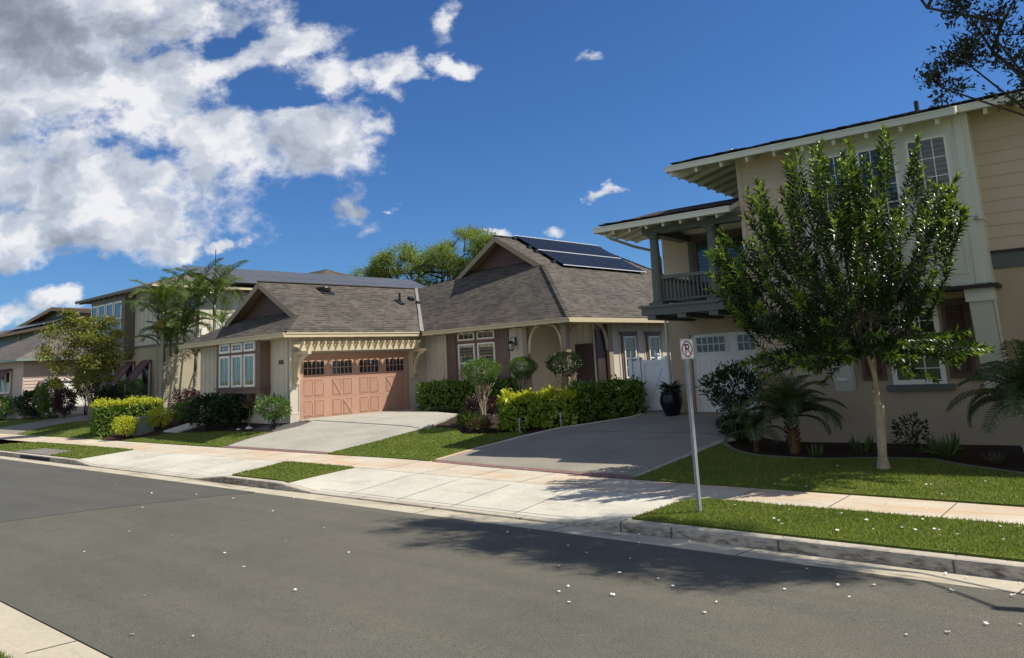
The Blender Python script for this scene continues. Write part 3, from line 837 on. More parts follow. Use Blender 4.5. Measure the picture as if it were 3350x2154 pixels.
# box bay window on the street side
t = MB()
t.box(-5.05, -1.45, -.45, 0, 1.92, 4.12)
t.box(-5.10, -1.40, -.50, 0, 2.10, 2.15)
for a in (-5.0, -3.9, -2.75, -1.6): t.box(a, a + .12, -.3, 0, 1.62, 1.92)
t.build('bay', M['h1_trim'], H1)
FB = Face('S', -.45)
for (a, b) in ((-4.73, -3.84), (-3.67, -2.81), (-2.65, -1.80)):
    window(H1, FB, a, b, 3.55, 3.93, .002, .085, 3, 2, .014, M['white'], M['glass'])
    w = window(H1, FB, a, b, 2.18, 3.44, .002, .085, 2, 1, .012, M['white'], M['glass_clear'], M['blind_green'])
    c_ = MB()
    for k in range(7):
        s_ = abs(k - 3) / 3
        c_.tube([(a + .13 + (b - a - .26) * k / 6, -.4535, 2.27), (a + .13 + (b - a - .26) * k / 6, -.4535, 2.34 + .26 * s_ * s_ * s_)], .007 + .012 * s_, 6)
    c_.build('curtain', M['curtain'], w)
# right wing window with shutters
t = MB(); t.fbox(FR, 2.06, 4.52, .0, .03, 1.82, 4.10); t.fbox(FR, 2.0, 4.6, .0, .07, 1.78, 1.85)
t.build('window_trim', M['h1_trim'], H1)
for (a, b) in ((2.22, 3.21), (3.37, 4.36)):
    window(H1, FR, a, b, 3.60, 3.95, .032, .07, 3, 1, .014, M['white'], M['glass'])
    window(H1, FR, a, b, 1.87, 3.47, .032, .07, 1, 1, .014, M['white'], M['glass_clear'], M['blind_white'], split=2.69)
for (a, b) in ((1.47, 2.05), (4.50, 5.10)):
    s_ = MB(); s_.fbox(FR, a, b, .001, .035, 1.87, 3.97)
    for (z0, z1) in ((1.87, 1.93), (2.66, 2.76), (3.50, 3.6), (3.88, 3.97)): s_.fbox(FR, a, b, .035, .05, z0, z1)
    s_.fbox(FR, a, a + .07, .035, .048, 1.93, 3.88); s_.fbox(FR, b - .07, b, .035, .048, 1.93, 3.88)
    s_.build('shutter', M['h1_shut'], H1)
# wall lantern
l = MB(); F = FR; u = 5.30
l.fbox(F, 5.44, 5.52, .02, .05, 3.26, 3.58)
arc = [F.p(5.48 - 0 * k, .05, 3.5) for k in range(1)]
pts = [F.p(5.48, .04, 3.50)] + [F.p(5.48, .04 + .13 * (1 - math.cos(k / 6 * PI)), 3.50 + .09 * math.sin(k / 6 * PI)) for k in range(1, 7)] + [F.p(5.48, .30, 3.44)]
l.tube(pts, .012, 6)
l.lathe(F.p(5.48, .30, 3.30), [(.02, .14), (.15, .06), (.16, .03), (.02, .03)], 12)
for k in range(8):
    a = k / 8 * 2 * PI; ca, sa = math.cos(a), math.sin(a)
    c0 = F.p(5.48, .30, 0)
    l.tube([(c0[0] + .13 * ca, c0[1] + .13 * sa, 3.33), (c0[0] + .085 * ca, c0[1] + .085 * sa, 3.09)], .009, 5)
l.lathe(F.p(5.48, .30, 3.06), [(.06, 0), (.095, .015), (.095, .035), (.02, .035)], 12)
lo = l.build('wall_lantern', M['metal_dark'], H1)
MB().lathe(F.p(5.48, .30, 3.10), [(.07, 0), (.11, .22)], 12).build('lantern_glass', M['curtain'], lo)
# porch posts and arched brackets
def post(x0, x1, y0, y1):
    q = MB(); q.box(x0, x1, y0, y1, .6, 4.06); q.box(x0 - .04, x1 + .04, y0 - .04, y1 + .04, .6, 1.25); q.build('porch_post', M['h1_rake'], H1)
post(5.98, 6.2, 6.36, 6.56); post(7.9, 8.14, 6.36, 6.6); post(7.86, 8.06, 9.0, 9.26)
def arch(p0, dirx, diry, s=1):
    """quarter-curve bracket from the post at p0 going in direction dir"""
    q = MB(); n = 9; pr = []
    for k in range(n + 1):
        a = k / n * PI / 2
        w_ = .55 * (1 - math.cos(a)) ; zz = 2.92 + 1.02 * math.sin(a)
        pr.append((w_, zz))
    for k in range(n):
        a0, a1 = pr[k], pr[k + 1]
        q.beam((p0[0] + dirx * a0[0], p0[1] + diry * a0[0], a0[1]), (p0[0] + dirx * a1[0], p0[1] + diry * a1[0], a1[1]), .08, .10 + .03 * math.sin(k))
    q.build('porch_bracket', M['h1_fascia'], H1)
arch((6.24, 6.46, 0), 1, 0); arch((7.88, 6.46, 0), -1, 0); arch((8.02, 6.64, 0), 0, 1); arch((8.0, 8.98, 0), 0, -1)
t = MB(); t.box(6.2, 7.9, 6.40, 6.5, 3.94, 4.06); t.box(7.95, 8.08, 6.6, 9.0, 3.94, 4.06); t.build('porch_beam', M['h1_rake'], H1)
# side windows beyond the porch
for (a, b) in ((10.0, 10.78), (11.72, 12.5)):
    t = MB(); t.fbox(FRE, a - .13, b + .13, 0, .03, 1.75, 3.5); t.fbox(FRE, a - .18, b + .18, 0, .06, 3.5, 3.62); t.fbox(FRE, a - .16, b + .16, 0, .06, 1.7, 1.77)
    t.build('window_trim', M['h1_trim'], H1)
    window(H1, FRE, a, b, 1.8, 3.43, .032, .055, 2, 2, .014, M['white'], M['glass'], split=2.55)

# roof ------------------------------------------------------------
PG = .54; RA = -3.85; RZ = ZE + PG * (.6 - RA)
r = MB(); T = .10
r.slab([(-8.3, -.6, ZE), (.46, -.6, ZE), (.6 - 1.35, .75, ZE + .729), (.6 - 1.85, 1.25, ZE + .999), (-8.3 + 1.85, 1.25, ZE + .999), (-8.3 + 1.35, .75, ZE + .729)], T, 0, 1, 1)
vb = 5.96 + (RZ - ZE) / .714
r.slab([(.46, -.6, ZE), (.46, 5.96, ZE), (RA, vb, RZ), (RA, .75, RZ), (.6 - 1.35, .75, ZE + .729)], T, 0, 1, 1)
r.slab([(-8.3, -.6, ZE), (-8.3 + 1.35, .75, ZE + .729), (RA, .75, RZ), (RA, vb, RZ), (-8.3, 13, ZE)], T, 0, 1, 1)
GZ, GB, PK = 6.70, 9.6, 8.40
r.slab([(.6, 5.96, ZE), (8.65, 5.96, ZE), (4.4, GB, GZ), (4.4 - .58, GB + .5, GZ + .357), (-1.2 + .4, GB + .5, GZ + .357), (-1.2, GB, GZ), (RA, vb, RZ)], T, 0, 1, 1)
r.slab([(8.65, 5.96, ZE), (8.65, 22.6, ZE), (1.55, 17.2, PK), (1.55, GB, PK), (4.4, GB, GZ)], T, 0, 1, 1)
r.slab([(1.55, GB, PK), (1.55, 17.2, PK), (-5.4, 22.6, ZE), (-5.4, 13, ZE), (RA, vb + .3, RZ), (-1.2, GB, GZ)], T, 0, 1, 1)
r.slab([(8.65, 22.6, ZE), (-5.4, 22.6, ZE), (1.55, 17.2, PK)], T, 0, 1, 1)
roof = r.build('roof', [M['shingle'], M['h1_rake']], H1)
# ridge and hip caps
def caps(par, p0, p1, n, mat, w=.16):
    p0, p1 = Vector(p0), Vector(p1); q = MB()
    for k in range(n):
        a = p0.lerp(p1, k / n) + Vector((0, 0, .035)); b = p0.lerp(p1, (k + 1.12) / n) + Vector((0, 0, .015))
        q.beam(a, b, w, .03)
    q.build('ridge_cap', mat, par)
caps(roof, (.6, -.6, ZE), (-.75, .75, ZE + .73), 12, M['shingle'])
caps(roof, (8.65, 5.96, ZE), (4.4, GB, GZ), 34, M['shingle'])
caps(roof, (RA, .75, RZ), (RA, vb, RZ), 34, M['shingle'])
caps(roof, (1.55, GB, PK), (1.55, 17.2, PK), 34, M['shingle'])
caps(roof, (1.55, 17.2, PK), (8.65, 22.6, ZE), 34, M['shingle'])
# metal valley
q = MB(); q.beam((.60, 5.96, ZE + .03), (RA + .05, vb, RZ + .03), .13, .02); q.build('valley', M['valley'], roof)
# fascia / gutters
f = MB()
def fasc(a, b, z=ZE, hh=.16, w=.05):
    f.beam((a[0], a[1], z - .09), (b[0], b[1], z - .09), w, hh)
fasc((.45, -.62), (.45, 5.93)); fasc((-8.32, -.625), (.65, -.625)); fasc((.65, 5.935), (8.68, 5.935)); fasc((8.675, 5.93), (8.675, 22.6)); fasc((-8.325, -.62), (-8.325, 13))
f.beam((.475, -.64, ZE - .02), (.475, 5.9, ZE - .02), .05, .05); f.beam((.66, 5.90, ZE - .02), (8.7, 5.90, ZE - .02), .05, .05)
f.beam((-8.3, -.66, ZE - .02), (.64, -.66, ZE - .02), .05, .05)
f.build('gutter', M['h1_fascia'], roof)
# gablet rakes and gable walls
def gable(pl, pk, pr, back, wallmat, rakemat):
    g_ = MB(); hh = .24
    for a, b in ((pl, pk), (pk, pr)):
        A, B = Vector(a), Vector(b)
        g_.prism([A + Vector((0, 0, -.02)), B + Vector((0, 0, -.02)), B - Vector((0, 0, hh + .06)), A - Vector((0, 0, hh))], (0, .05, 0))
    g_.build('rake_board', rakemat, roof)
    w = MB(); w.prism([(pl[0] + .25, pl[1] + back, pl[2] - .25), (pr[0] - .25, pr[1] + back, pr[2] - .25), (pk[0], pk[1] + back, pk[2] - .12)], (0, .06, 0))
    w.box(pl[0] + .5, pr[0] - .5, pl[1] + back - .03, pl[1] + back, pl[2] + .12, pl[2] + .2) if False else None
    w.build('gable_wall', wallmat, roof)
gable((-6.95, .735, ZE + .729), (RA, .735, RZ), (-.75, .735, ZE + .729), .48, M['h1_gable'], M['h1_rake'])
gable((-1.2, GB - .015, GZ), (1.55, GB - .015, PK), (4.4, GB - .015, GZ), .48, M['h1_gable'], M['h1_rake'])
# rafter tails
def rtail(*b): MB().box(*b).build('rafter_tail', M['h1_fascia'], roof)
for y in [.06 + .625 * k for k in range(10)]: rtail(.02, .42, y - .03, y + .03, 3.90, 3.98)
for u in fr(-8.2, .3, 15): rtail(u - .03, u + .03, -.59, -.02, 3.90, 3.98)
for u in fr(.9, 8.5, 13): rtail(u - .03, u + .03, 5.97, 6.55, 3.90, 3.98)
for y in fr(6.3, 14, 13): rtail(8.02, 8.64, y - .03, y + .03, 3.90, 3.98)
# roof vents on the garage slope
def on_g(a): return ZE + PG * (.6 - a)
v = MB(); v.lathe((-3.25, 3.62, on_g(-3.25) - .05), [(.28, 0), (.30, .14), (.26, .2), (.02, .24)], 16); v.beam((-3.5, 3.62, on_g(-3.5) + .02), (-2.85, 3.62, on_g(-2.85) + .02), .6, .02)
v.build('roof_vent', M['metal_dark'], roof)
v = MB(); v.tube([(-2.3, 7.08, on_g(-2.3) - .05), (-2.3, 7.08, on_g(-2.3) + .42)], .055, 10); v.beam((-2.5, 7.08, on_g(-2.5) + .02), (-2.05, 7.08, on_g(-2.05) + .02), .3, .02)
v.build('vent_pipe', M['metal_dark'], roof)
for (a, b) in ((-2.6, 8.0), (-2.1, 8.1)):
    v = MB(); v.beam((a - .12, b, on_g(a - .12) + .06), (a + .12, b, on_g(a + .12) + .06), .24, .1); v.build('roof_vent', M['metal_dark'], roof)
# solar panels on the right slope
sl = (PK - ZE) / (8.65 - 1.55); th = math.atan(sl)
pm = MB(); pm.box(-.51, .51, -.825, .825, 0, .035)
pmr = MB()
for a in (-.51, .49): pmr.box(a, a + .02, -.825, .825, .0, .042)
for a in (-.825, .805): pmr.box(-.51, .51, a, a + .02, .0, .0425)
proto = None
cl = math.cos(th)
def zsl(a): return PK - sl * (a - 1.55)
for row, ac in enumerate((1.60 + .84 * cl, 1.60 + .84 * cl + 1.69 * cl)):
    for k in range(6):
        bc = 11.45 + k * 1.055
        if proto is None:
            proto = pm.build('solar_panel', M['solar'], H1); pmr.build('panel_frame', M['metal_dark'], proto); o = proto
        else: o = copy_tree(proto, H1)
        # local x along the ridge, local y up the slope
        mx = Matrix(((0, -cl, math.sin(th)), (1, 0, 0), (0, math.sin(th), cl))).to_4x4()
        o.matrix_local = Matrix.Translation((ac, bc, zsl(ac) + .12)) @ mx
q = MB()
for a in (1.60, 1.60 + 1.685 * cl, 1.60 + 3.37 * cl):
    q.beam((a, 10.9, zsl(a) + .165), (a, 17.3, zsl(a) + .165), .03, .03)
q.build('panel_rail', M['rail'], H1)
q = MB()
for a in (1.7, 2.6, 3.0, 4.0):
    for b in (10.8, 17.35): q.box(a - .08, a + .08, b - .1, b + .1, zsl(a) - .02, zsl(a) + .12)
q.build('panel_mount', M['metal_dark'], H1)
# ================================================================ house 2 : tan two-storey house on the right
H2 = thing('house', 'tan two-storey house with white trim, olive balcony columns and a white garage door', 'house', (-11.49, 21.03, 0), math.radians(4.2))
G0, GF, GB_ = Face('S', 0.0), Face('S', -2.3), Face('S', -2.9)
XR = 13.5
mb = MB()
# garage wall around the recessed door
mb.box(-.65, -.06, 0, .25, -.3, 3.75); mb.box(2.5, 2.77, 0, .25, -.3, 3.75); mb.box(-.06, 2.5, 0, .25, 3.22, 3.75)
mb.box(-.65, -.4, .25, 4.5, -.3, 3.75); mb.box(-.4, 2.9, 4.3, 4.5, -.3, 6.2)
mb.box(2.77, XR, -2.3, 0, -.3, 4.03)
mb.build('wall', M['stucco'], H2)
MB().fbox(GF, 2.76, XR, 0, .02, -.3, .70).build('plinth', M['stucco'], H2)
sd = MB()
sd.box(-.64, 2.8, 0.0, .2, 3.75, 6.6); laps(sd, G0, -.64, 2.77, 3.9, 6.35, .27)
sd.box(-.64, -.44, .2, 4.5, 3.75, 6.2)
sd.box(2.77, XR, -2.3, 0, 4.03, 7.6); laps(sd, GF, 2.77, 4.5, 3.9, 7.6, .27); laps(sd, GF, 7.93, XR, 4.42, 7.6, .27)
laps(sd, Face('W', 2.77), -2.3, 3, 6.1, 7.6, .27); sd.box(2.77, 3, 0, 9, 3.75, 7.6)
sd.build('siding', M['siding2'], H2)
tr = MB(); tr.fbox(GF, 2.75, 2.86, .0, .032, 3.9, 7.5); tr.build('corner_board', M['siding2'], H2)
b = MB(); b.fbox(GF, 8.05, XR, .0, .035, 4.03, 4.36); b.build('band', M['olive'], H2)
b = MB(); b.fbox(GF, 8.05, XR, .0, .07, 4.36, 4.41); b.fbox(GF, 4.2, 8.16, .0, .70, 3.62, 3.70); b.build('drip_cap', M['cap2'], H2)
# projecting bay
y = MB()
y.box(4.47, 7.93, -2.9, -2.3, 3.70, 7.45)
y.box(7.90, 8.05, -2.86, -2.3, 3.72, 7.4)
y.fbox(GB_, 4.42, 7.99, 0, .05, 5.05, 5.12); y.box(7.9, 8.07, -2.95, -2.3, 5.05, 5.12)
for (a, c_) in ((4.47, 4.62), (7.78, 7.93)): y.fbox(GB_, a, c_, 0, .02, 3.72, 7.4)
for (a, c_) in ((4.75, 5.6), (5.78, 6.4), (6.58, 7.68)):
    for (p, q, r_, s_) in ((a, c_, 3.95, 3.98), (a, c_, 4.87, 4.90), (a, a + .03, 3.98, 4.87), (c_ - .03, c_, 3.98, 4.87)): y.fbox(GB_, p, q, 0, .015, r_, s_)
y.build('bay', M['trim2'], H2)
for (a, c_) in ((4.78, 5.58), (5.80, 6.60), (6.82, 7.62)):
    t = MB(); t.fbox(GB_, a - .06, a, 0, .03, 5.16, 7.03); t.fbox(GB_, c_, c_ + .06, 0, .03, 5.16, 7.03); t.fbox(GB_, a, c_, 0, .03, 6.97, 7.03); t.fbox(GB_, a, c_, 0, .03, 5.16, 5.22)
    t.build('window_trim', M['trim2'], H2)
    window(H2, GB_, a, c_, 5.22, 6.97, .002, .05, 3, 4, .02, M['white'], M['glass_clear'], stripe_mat('louvre_blue', (.20, .23, .26), (.06, .07, .09), 2, .11, .5) if a < 5 else bpy.data.materials['louvre_blue'])
# brackets under the bay
for a in (4.55, 7.55):
    k = MB()
    k.box(a - .02, a + .5, -2.88, -2.3, 3.36, 3.62)
    k.prism([(a + .03, -2.80, 3.36), (a + .03, -2.62, 3.36), (a + .03, -2.305, 2.10), (a + .03, -2.305, 1.55)], (.42, 0, 0))
    k.prism([(a + .46, -2.78, 3.36), (a + .46, -2.31, 3.36), (a + .46, -2.31, 1.55)], (.025, 0, 0))
    k.build('bracket', M['trim2'], H2)
# lower window with louvred shutters
window(H2, GF, 5.84, 6.90, 1.67, 3.42, 0, .1, 3, 3, .022, M['white'], M['glass_clear'], M['olive'], split=2.5)
s_ = MB(); s_.fbox(GF, 5.70, 7.04, 0, .09, 1.53, 1.665); s_.build('window_sill', M['olive'], H2)
for (a, c_) in ((5.22, 5.72), (6.98, 7.48)):
    s_ = MB(); s_.fbox(GF, a, a + .08, 0, .05, 1.78, 3.47); s_.fbox(GF, c_ - .08, c_, 0, .05, 1.78, 3.47)
    s_.fbox(GF, a + .08, c_ - .08, 0, .048, 1.78, 1.88); s_.fbox(GF, a + .08, c_ - .08, 0, .048, 3.33, 3.47); s_.fbox(GF, a + .08, c_ - .08, 0, .048, 2.5, 2.58)
    z = 1.90
    while z < 3.31:
        if not 2.46 < z < 2.58: s_.prism([GF.p(a + .08, .005, z + .03), GF.p(a + .08, .04, z), GF.p(a + .08, .04, z + .012), GF.p(a + .08, .005, z + .042)], Vector(GF.p(c_ - .08, 0, 0)) - Vector(GF.p(a + .08, 0, 0)))
        z += .05
    s_.fbox(GF, a + .08, c_ - .08, 0.001, .006, 1.88, 3.33)
    so = s_.build('shutter', M['shut2'], H2)
    h_ = MB(); h_.tube([GF.p(c_ + .06 + .05 * math.cos(t_ / 5) * (1 - t_ / 30), .05, 1.60 + .05 * math.sin(t_ / 5) * (1 - t_ / 30)) for t_ in range(0, 25, 2)], .009, 5)
    h_.build('shutter_dog', M['metal_dark'], so)
for (a, c_, z0, z1) in ((4.62, 4.86, 2.12, 2.62), (4.66, 4.88, 1.79, 2.09)):
    MB().fbox(GF, a, c_, 0, .09, z0, z1).build('meter_box', M['vinyl'], H2)
# house number
tx = bpy.data.curves.new('house_number', 'FONT'); tx.body = '9112'; tx.size = .15; tx.extrude = .006; tx.space_character = 1.15; tx.offset = .003
to = bpy.data.objects.new('house_number', tx); col.objects.link(to); to.parent = H2
tx.materials.append(M['num']); me_ = bpy.data.meshes.new_from_object(to.evaluated_get(bpy.context.evaluated_depsgraph_get())); bpy.data.objects.remove(to)
to = link_mesh('house_number', me_, H2); to.location = (3.16, -2.32, 2.93); to.rotation_euler = (PI / 2, 0, 0)
# garage door
g = MB(); F = Face('S', .12)
g.fbox(F, 0, 2.44, 0, .04, .9, 3.15)
ws = ((.17, 1.04), (1.42, 2.29))
for i, (a, c_) in enumerate(ws):
    m_ = (a + c_) / 2
    for (p, q, r_, s2) in ((a - .09, c_ + .09, 3.08, 3.13), (a - .09, c_ + .09, 2.55, 2.60), (a - .09, a - .03, 2.6, 3.08), (c_ + .03, c_ + .09, 2.6, 3.08)): g.fbox(F, p, q, .04, .055, r_, s2)
    for row, (z0, z1) in enumerate(((1.72, 2.40), (.98, 1.62))):
        for side, (p, q) in enumerate(((a, m_ - .04), (m_ + .04, c_))):
            g.fbox(F, p, q, .04, .052, z0, z0 + .03); g.fbox(F, p, q, .04, .052, z1 - .03, z1); g.fbox(F, p, p + .03, .04, .052, z0 + .03, z1 - .03); g.fbox(F, q - .03, q, .04, .052, z0 + .03, z1 - .03)
            for k in range(4):
                x_ = p + .04 + (q - p - .08) * (k + .5) / 4; g.fbox(F, x_ - .036, x_ + .036, .04, .045, z0 + .04, z1 - .04)
            if (row == 0 and side == (1 - i)):
                pa, pb = F.p(p + .02, .05, z0 + .03 if i == 0 else z1 - .03), F.p(q - .02, .05, z1 - .03 if i == 0 else z0 + .03)
                g.beam(pa, pb, .07, .02, up=(0, 1, 0))
for z in (1.67, 2.46): g.fbox(F, 0, 2.44, .04, .044, z - .004, z + .004)
go = g.build('garage_door', M['door2'], H2)
for (a, c_) in ws:
    w = MB()
    for k in range(6): u = a + (c_ - a) * k / 5; w.fbox(F, u - .012, u + .012, .045, .065, 2.62, 3.06)
    for z in (2.61, 2.84, 3.06): w.fbox(F, a - .01, c_ + .01, .045, .064, z - .012, z + .012)
    w.build('door_window', M['white'], go)
    MB().fbox(F, a, c_, .041, .046, 2.62, 3.06).build('door_pane', M['glass'], go)
t = MB(); t.box(-.12, 0.0, -.02, .16, .88, 3.2); t.box(2.44, 2.52, -.02, .16, .88, 3.2); t.box(0, 2.44, -.018, .16, 3.15, 3.23); t.build('door_trim', M['stucco'], H2)
# balcony
b = MB()
b.box(-.17, 2.75, -2.55, 0, 3.66, 3.86); b.box(-.22, 2.75, -2.60, 0, 3.86, 3.93)
b.build('balcony_floor', M['olive'], H2)
for a in (.10, .98, 1.86):
    MB().box(a - .12, a + .12, -2.52, 0, 3.54, 3.66).build('balcony_beam', M['olive'], H2)
for a in (.26, 1.92):
    c_ = MB(); yb = -2.32
    c_.box(a - .2, a + .2, yb - .2, yb + .2, 3.93, 4.0)
    c_.lathe((a, yb, 4.0), [(.17, 0), (.18, .03), (.155, .06), (.145, .1), (.142, .7), (.118, 1.72), (.125, 1.74), (.15, 1.77), (.16, 1.83), (.12, 1.84)], 24)
    c_.box(a - .17, a + .17, yb - .17, yb + .17, 5.83, 5.89)
    c_.build('column', M['olive'], H2)
r_ = MB()
def rail(p0, p1, n):
    p0, p1 = Vector(p0), Vector(p1)
    up = Vector((0, 0, 1))
    r_.beam(p0 + up * .72, p1 + up * .72, .10, .09); r_.beam(p0 + up * .10, p1 + up * .10, .05, .05)
    for k in range(n):
        q = p0.lerp(p1, (k + .5) / n); r_.beam(q + up * .1, q + up * .68, .035, .035, up=(0, 1, 0))
rail((.38, -2.32, 3.95), (1.80, -2.32, 3.95), 13); rail((2.04, -2.32, 3.95), (2.75, -2.32, 3.95), 6); rail((.26, -2.2, 3.95), (.26, 0, 3.95), 18)
r_.build('railing', M['olive'], H2)
h = MB(); h.box(-.02, 2.77, -2.45, -2.15, 5.89, 6.12); h.box(-.02, .3, -2.15, 0, 5.89, 6.12); h.build('balcony_header', M['olive'], H2)
# french doors on the balcony
d = MB(); d.fbox(G0, .22, .36, .02, .07, 3.9, 6.12); d.fbox(G0, .36, 2.7, .02, .07, 5.98, 6.12); d.build('door_trim', M['olive'], H2)
for (a, c_) in ((.37, 1.22), (1.25, 2.10)):
    window(H2, G0, a, c_, 3.95, 5.98, .025, .13, 1, 1, .02, M['shut2'], M['glass_clear'], bpy.data.materials['louvre_blue'], name='balcony_door')
# roofs
r = MB(); Z1 = 7.50; P2 = .285; T = .12
def up2(b): return Z1 + P2 * (b + 3.0)
r.slab([(1.2, -3.0, Z1), (XR + 1, -3.0, Z1), (XR + 1, 3.5, up2(3.5)), (7.7, 3.5, up2(3.5))], T, 0, 1, 1)
r.slab([(4.1, -3.4, Z1 - .4 * P2 + .03), (7.88, -3.4, Z1 - .4 * P2 + .03), (7.88, -2.6, Z1 + .4 * P2 + .03), (4.1, -2.6, Z1 + .4 * P2 + .03)], T, 0, 1, 1)
r.slab([(1.2, -3.0, Z1), (7.7, 3.5, up2(3.5)), (1.2, 10, Z1)], T, 0, 1, 1)
r.slab([(1.2, 10, Z1), (XR + 1, 10, Z1), (XR + 1, 3.5, up2(3.5)), (7.7, 3.5, up2(3.5))], T, 0, 1, 1)
r2o = r.build('roof', [M['shingle2'], M['trim2']], H2)
r = MB(); ZL = 6.20
r.slab([(-1.15, -2.95, ZL), (2.74, -2.95, ZL), (2.74, -1.7, ZL + .42), (.1, -1.7, ZL + .42)], T, 0, 1, 1)
r.slab([(-1.15, -2.95, ZL), (.1, -1.7, ZL + .42), (-1.15, -.45, ZL)], T, 0, 1, 1)
r.slab([(-1.15, -.45, ZL), (.1, -1.7, ZL + .42), (2.74, -1.7, ZL + .42), (2.74, -.45, ZL)], T, 0, 1, 1)
r.slab([(-.7, -.45, ZL - .01), (2.74, -.45, ZL - .01), (2.74, 4.6, ZL - .01), (-.7, 4.6, ZL - .01)], T, 0, 1, 1)
r3o = r.build('balcony_roof', [M['shingle2'], M['trim2']], H2)
def ragged(par, p0, p1, n, mat):
    q = MB(); p0, p1 = Vector(p0), Vector(p1)
    for k in range(n):
        a, b_ = p0.lerp(p1, k / n), p0.lerp(p1, (k + .97) / n); o_ = Vector((0, rnd.uniform(-.03, .02), rnd.uniform(.015, .035)))
        q.beam(a + o_, b_ + o_, .3, .02)
    q.build('eave_shingle', mat, par)
ragged(r2o, (1.3, -2.95, Z1 + .03), (XR, -2.95, Z1 + .03), 60, M['shingle2'])
ragged(r2o, (4.15, -3.3, Z1 - .07), (7.85, -3.3, Z1 - .07), 18, M['shingle2'])
ragged(r3o, (-1.05, -2.9, ZL + .03), (2.7, -2.9, ZL + .03), 20, M['shingle2'])
f = MB()
def gut(a, b_, z):
    f.beam((a[0], a[1], z - .07), (b_[0], b_[1], z - .07), .09, .13); f.beam((a[0], a[1], z - .0), (b_[0], b_[1], z - .0), .12, .03)
gut((1.15, -3.05), (4.1, -3.05), Z1 - .02); gut((4.08, -3.46), (7.92, -3.46), Z1 - .14); gut((7.9, -3.05), (XR, -3.05), Z1 - .02); gut((1.15, -3.05), (1.15, 10), Z1 - .02)
f.beam((4.1, -3.4, Z1 - .16), (4.1, -2.9, Z1 - .02), .05, .14); f.beam((7.9, -3.42, Z1 - .16), (7.9, -2.9, Z1 - .02), .05, .14)
f.build('gutter', M['trim2'], r2o)
f = MB(); gut((-1.2, -3.0), (2.74, -3.0), ZL - .02); gut((-1.2, -3.0), (-1.2, -.4), ZL - .02); f.build('gutter', M['trim2'], r3o)
def rbeam(par, *a): MB().beam(*a).build('rafter_tail', M['trim2'], par)
def rz(b): return Z1 - .22 + P2 * (b + 3.0)
for u in fr(1.6, 4.3, 4) + fr(8.1, XR, 9): rbeam(r2o, (u, -2.98, rz(-2.98)), (u, -2.28, rz(-2.28)), .07, .12)
for u in fr(4.4, 7.9, 5): rbeam(r2o, (u, -3.4, rz(-3.4)), (u, -2.9, rz(-2.9)), .07, .12)
for bb_ in fr(-2.8, 3, 9): rbeam(r2o, (1.2, bb_, rz(-2.98)), (2.77, bb_, rz(-2.98) + P2 * 1.5), .07, .12)
rbeam(r2o, (1.22, -2.98, rz(-2.98)), (2.77, -1.4, rz(-2.98) + P2 * 1.55), .1, .14)
def rz2(b): return ZL - .2 + P2 * (b + 2.95)
for u in fr(-.9, 2.6, 7): rbeam(r3o, (u, -2.93, rz2(-2.93)), (u, -2.4, rz2(-2.4)), .06, .1)
for bb_ in fr(-2.8, -.5, 4): rbeam(r3o, (-1.13, bb_, rz2(-2.93)), (0, bb_, rz2(-2.93) + P2 * 1.1), .06, .1)
v = MB(); v.tube([(7.0, -1.9, 7.6), (7.0, -1.9, 8.12)], .05, 10); v.build('vent_pipe', M['metal_dark'], H2)
dsp = MB(); dsp.tube([(-1.12, -2.6, 6.05), (-1.1, -2.3, 5.95), (-.95, -1.2, 5.80), (-.72, -.2, 5.70), (-.72, -.02, 5.5), (-.72, .0, 1.0)], .045, 8)
dsp.build('downspout', M['white'], H2, smooth=True)

# ---------------------------------------------------------------- gate and fence between the houses
a4 = math.radians(4)
GT = thing('gate', 'white vinyl garden gate with diagonal brace and capped posts beside the tan house', 'gate', (-13, 21.4, 0), a4)
F = Face('S', 0.0)
def vpost(par, u, w=.13, z1=2.52, dd=0.0):
    q = MB(); q.box(u - w / 2, u + w / 2, dd - w / 2, dd + w / 2, .5, z1); q.box(u - w / 2 - .03, u + w / 2 + .03, dd - w / 2 - .03, dd + w / 2 + .03, z1, z1 + .03)
    q.box(u - w / 2 + .01, u + w / 2 - .01, dd - w / 2 + .01, dd + w / 2 - .01, z1 + .03, z1 + .06); q.build('post', M['vinyl'], par)
vpost(GT, -.79); vpost(GT, -.50); vpost(GT, .48)
q = MB(); q.box(-.72, -.57, -.02, .02, .9, 2.46); q.build('side_panel', M['vinyl'], GT)
q = MB(); q.box(-.42, .40, -.012, .02, .95, 2.46); q.box(-.42, -.32, -.035, -.012, .93, 2.50); q.box(.30, .40, -.035, -.012, .93, 2.50)
q.box(-.32, .30, -.033, -.012, 2.34, 2.47); q.box(-.32, .30, -.033, -.012, .95, 1.08)
for k in range(1, 6): u = -.32 + .62 * k / 6; q.box(u - .004, u + .004, -.0135, -.012, 1.08, 2.34)
q.beam((-.30, -.022, 1.1), (.30, -.022, 2.34), .09, .02, up=(0, 1, 0))
q.build('gate_leaf', M['vinyl'], GT)
FN = thing('fence', 'low white vinyl fence seen over the top of the garden gate', 'fence', (-13.2, 24.2, 0), a4)
for u in (-1.3, -.0, 1.3): vpost(FN, u, .13, 2.62)
q = MB(); q.box(-1.24, 1.24, -.02, .02, .6, 2.45); q.build('panel', M['vinyl'], FN)
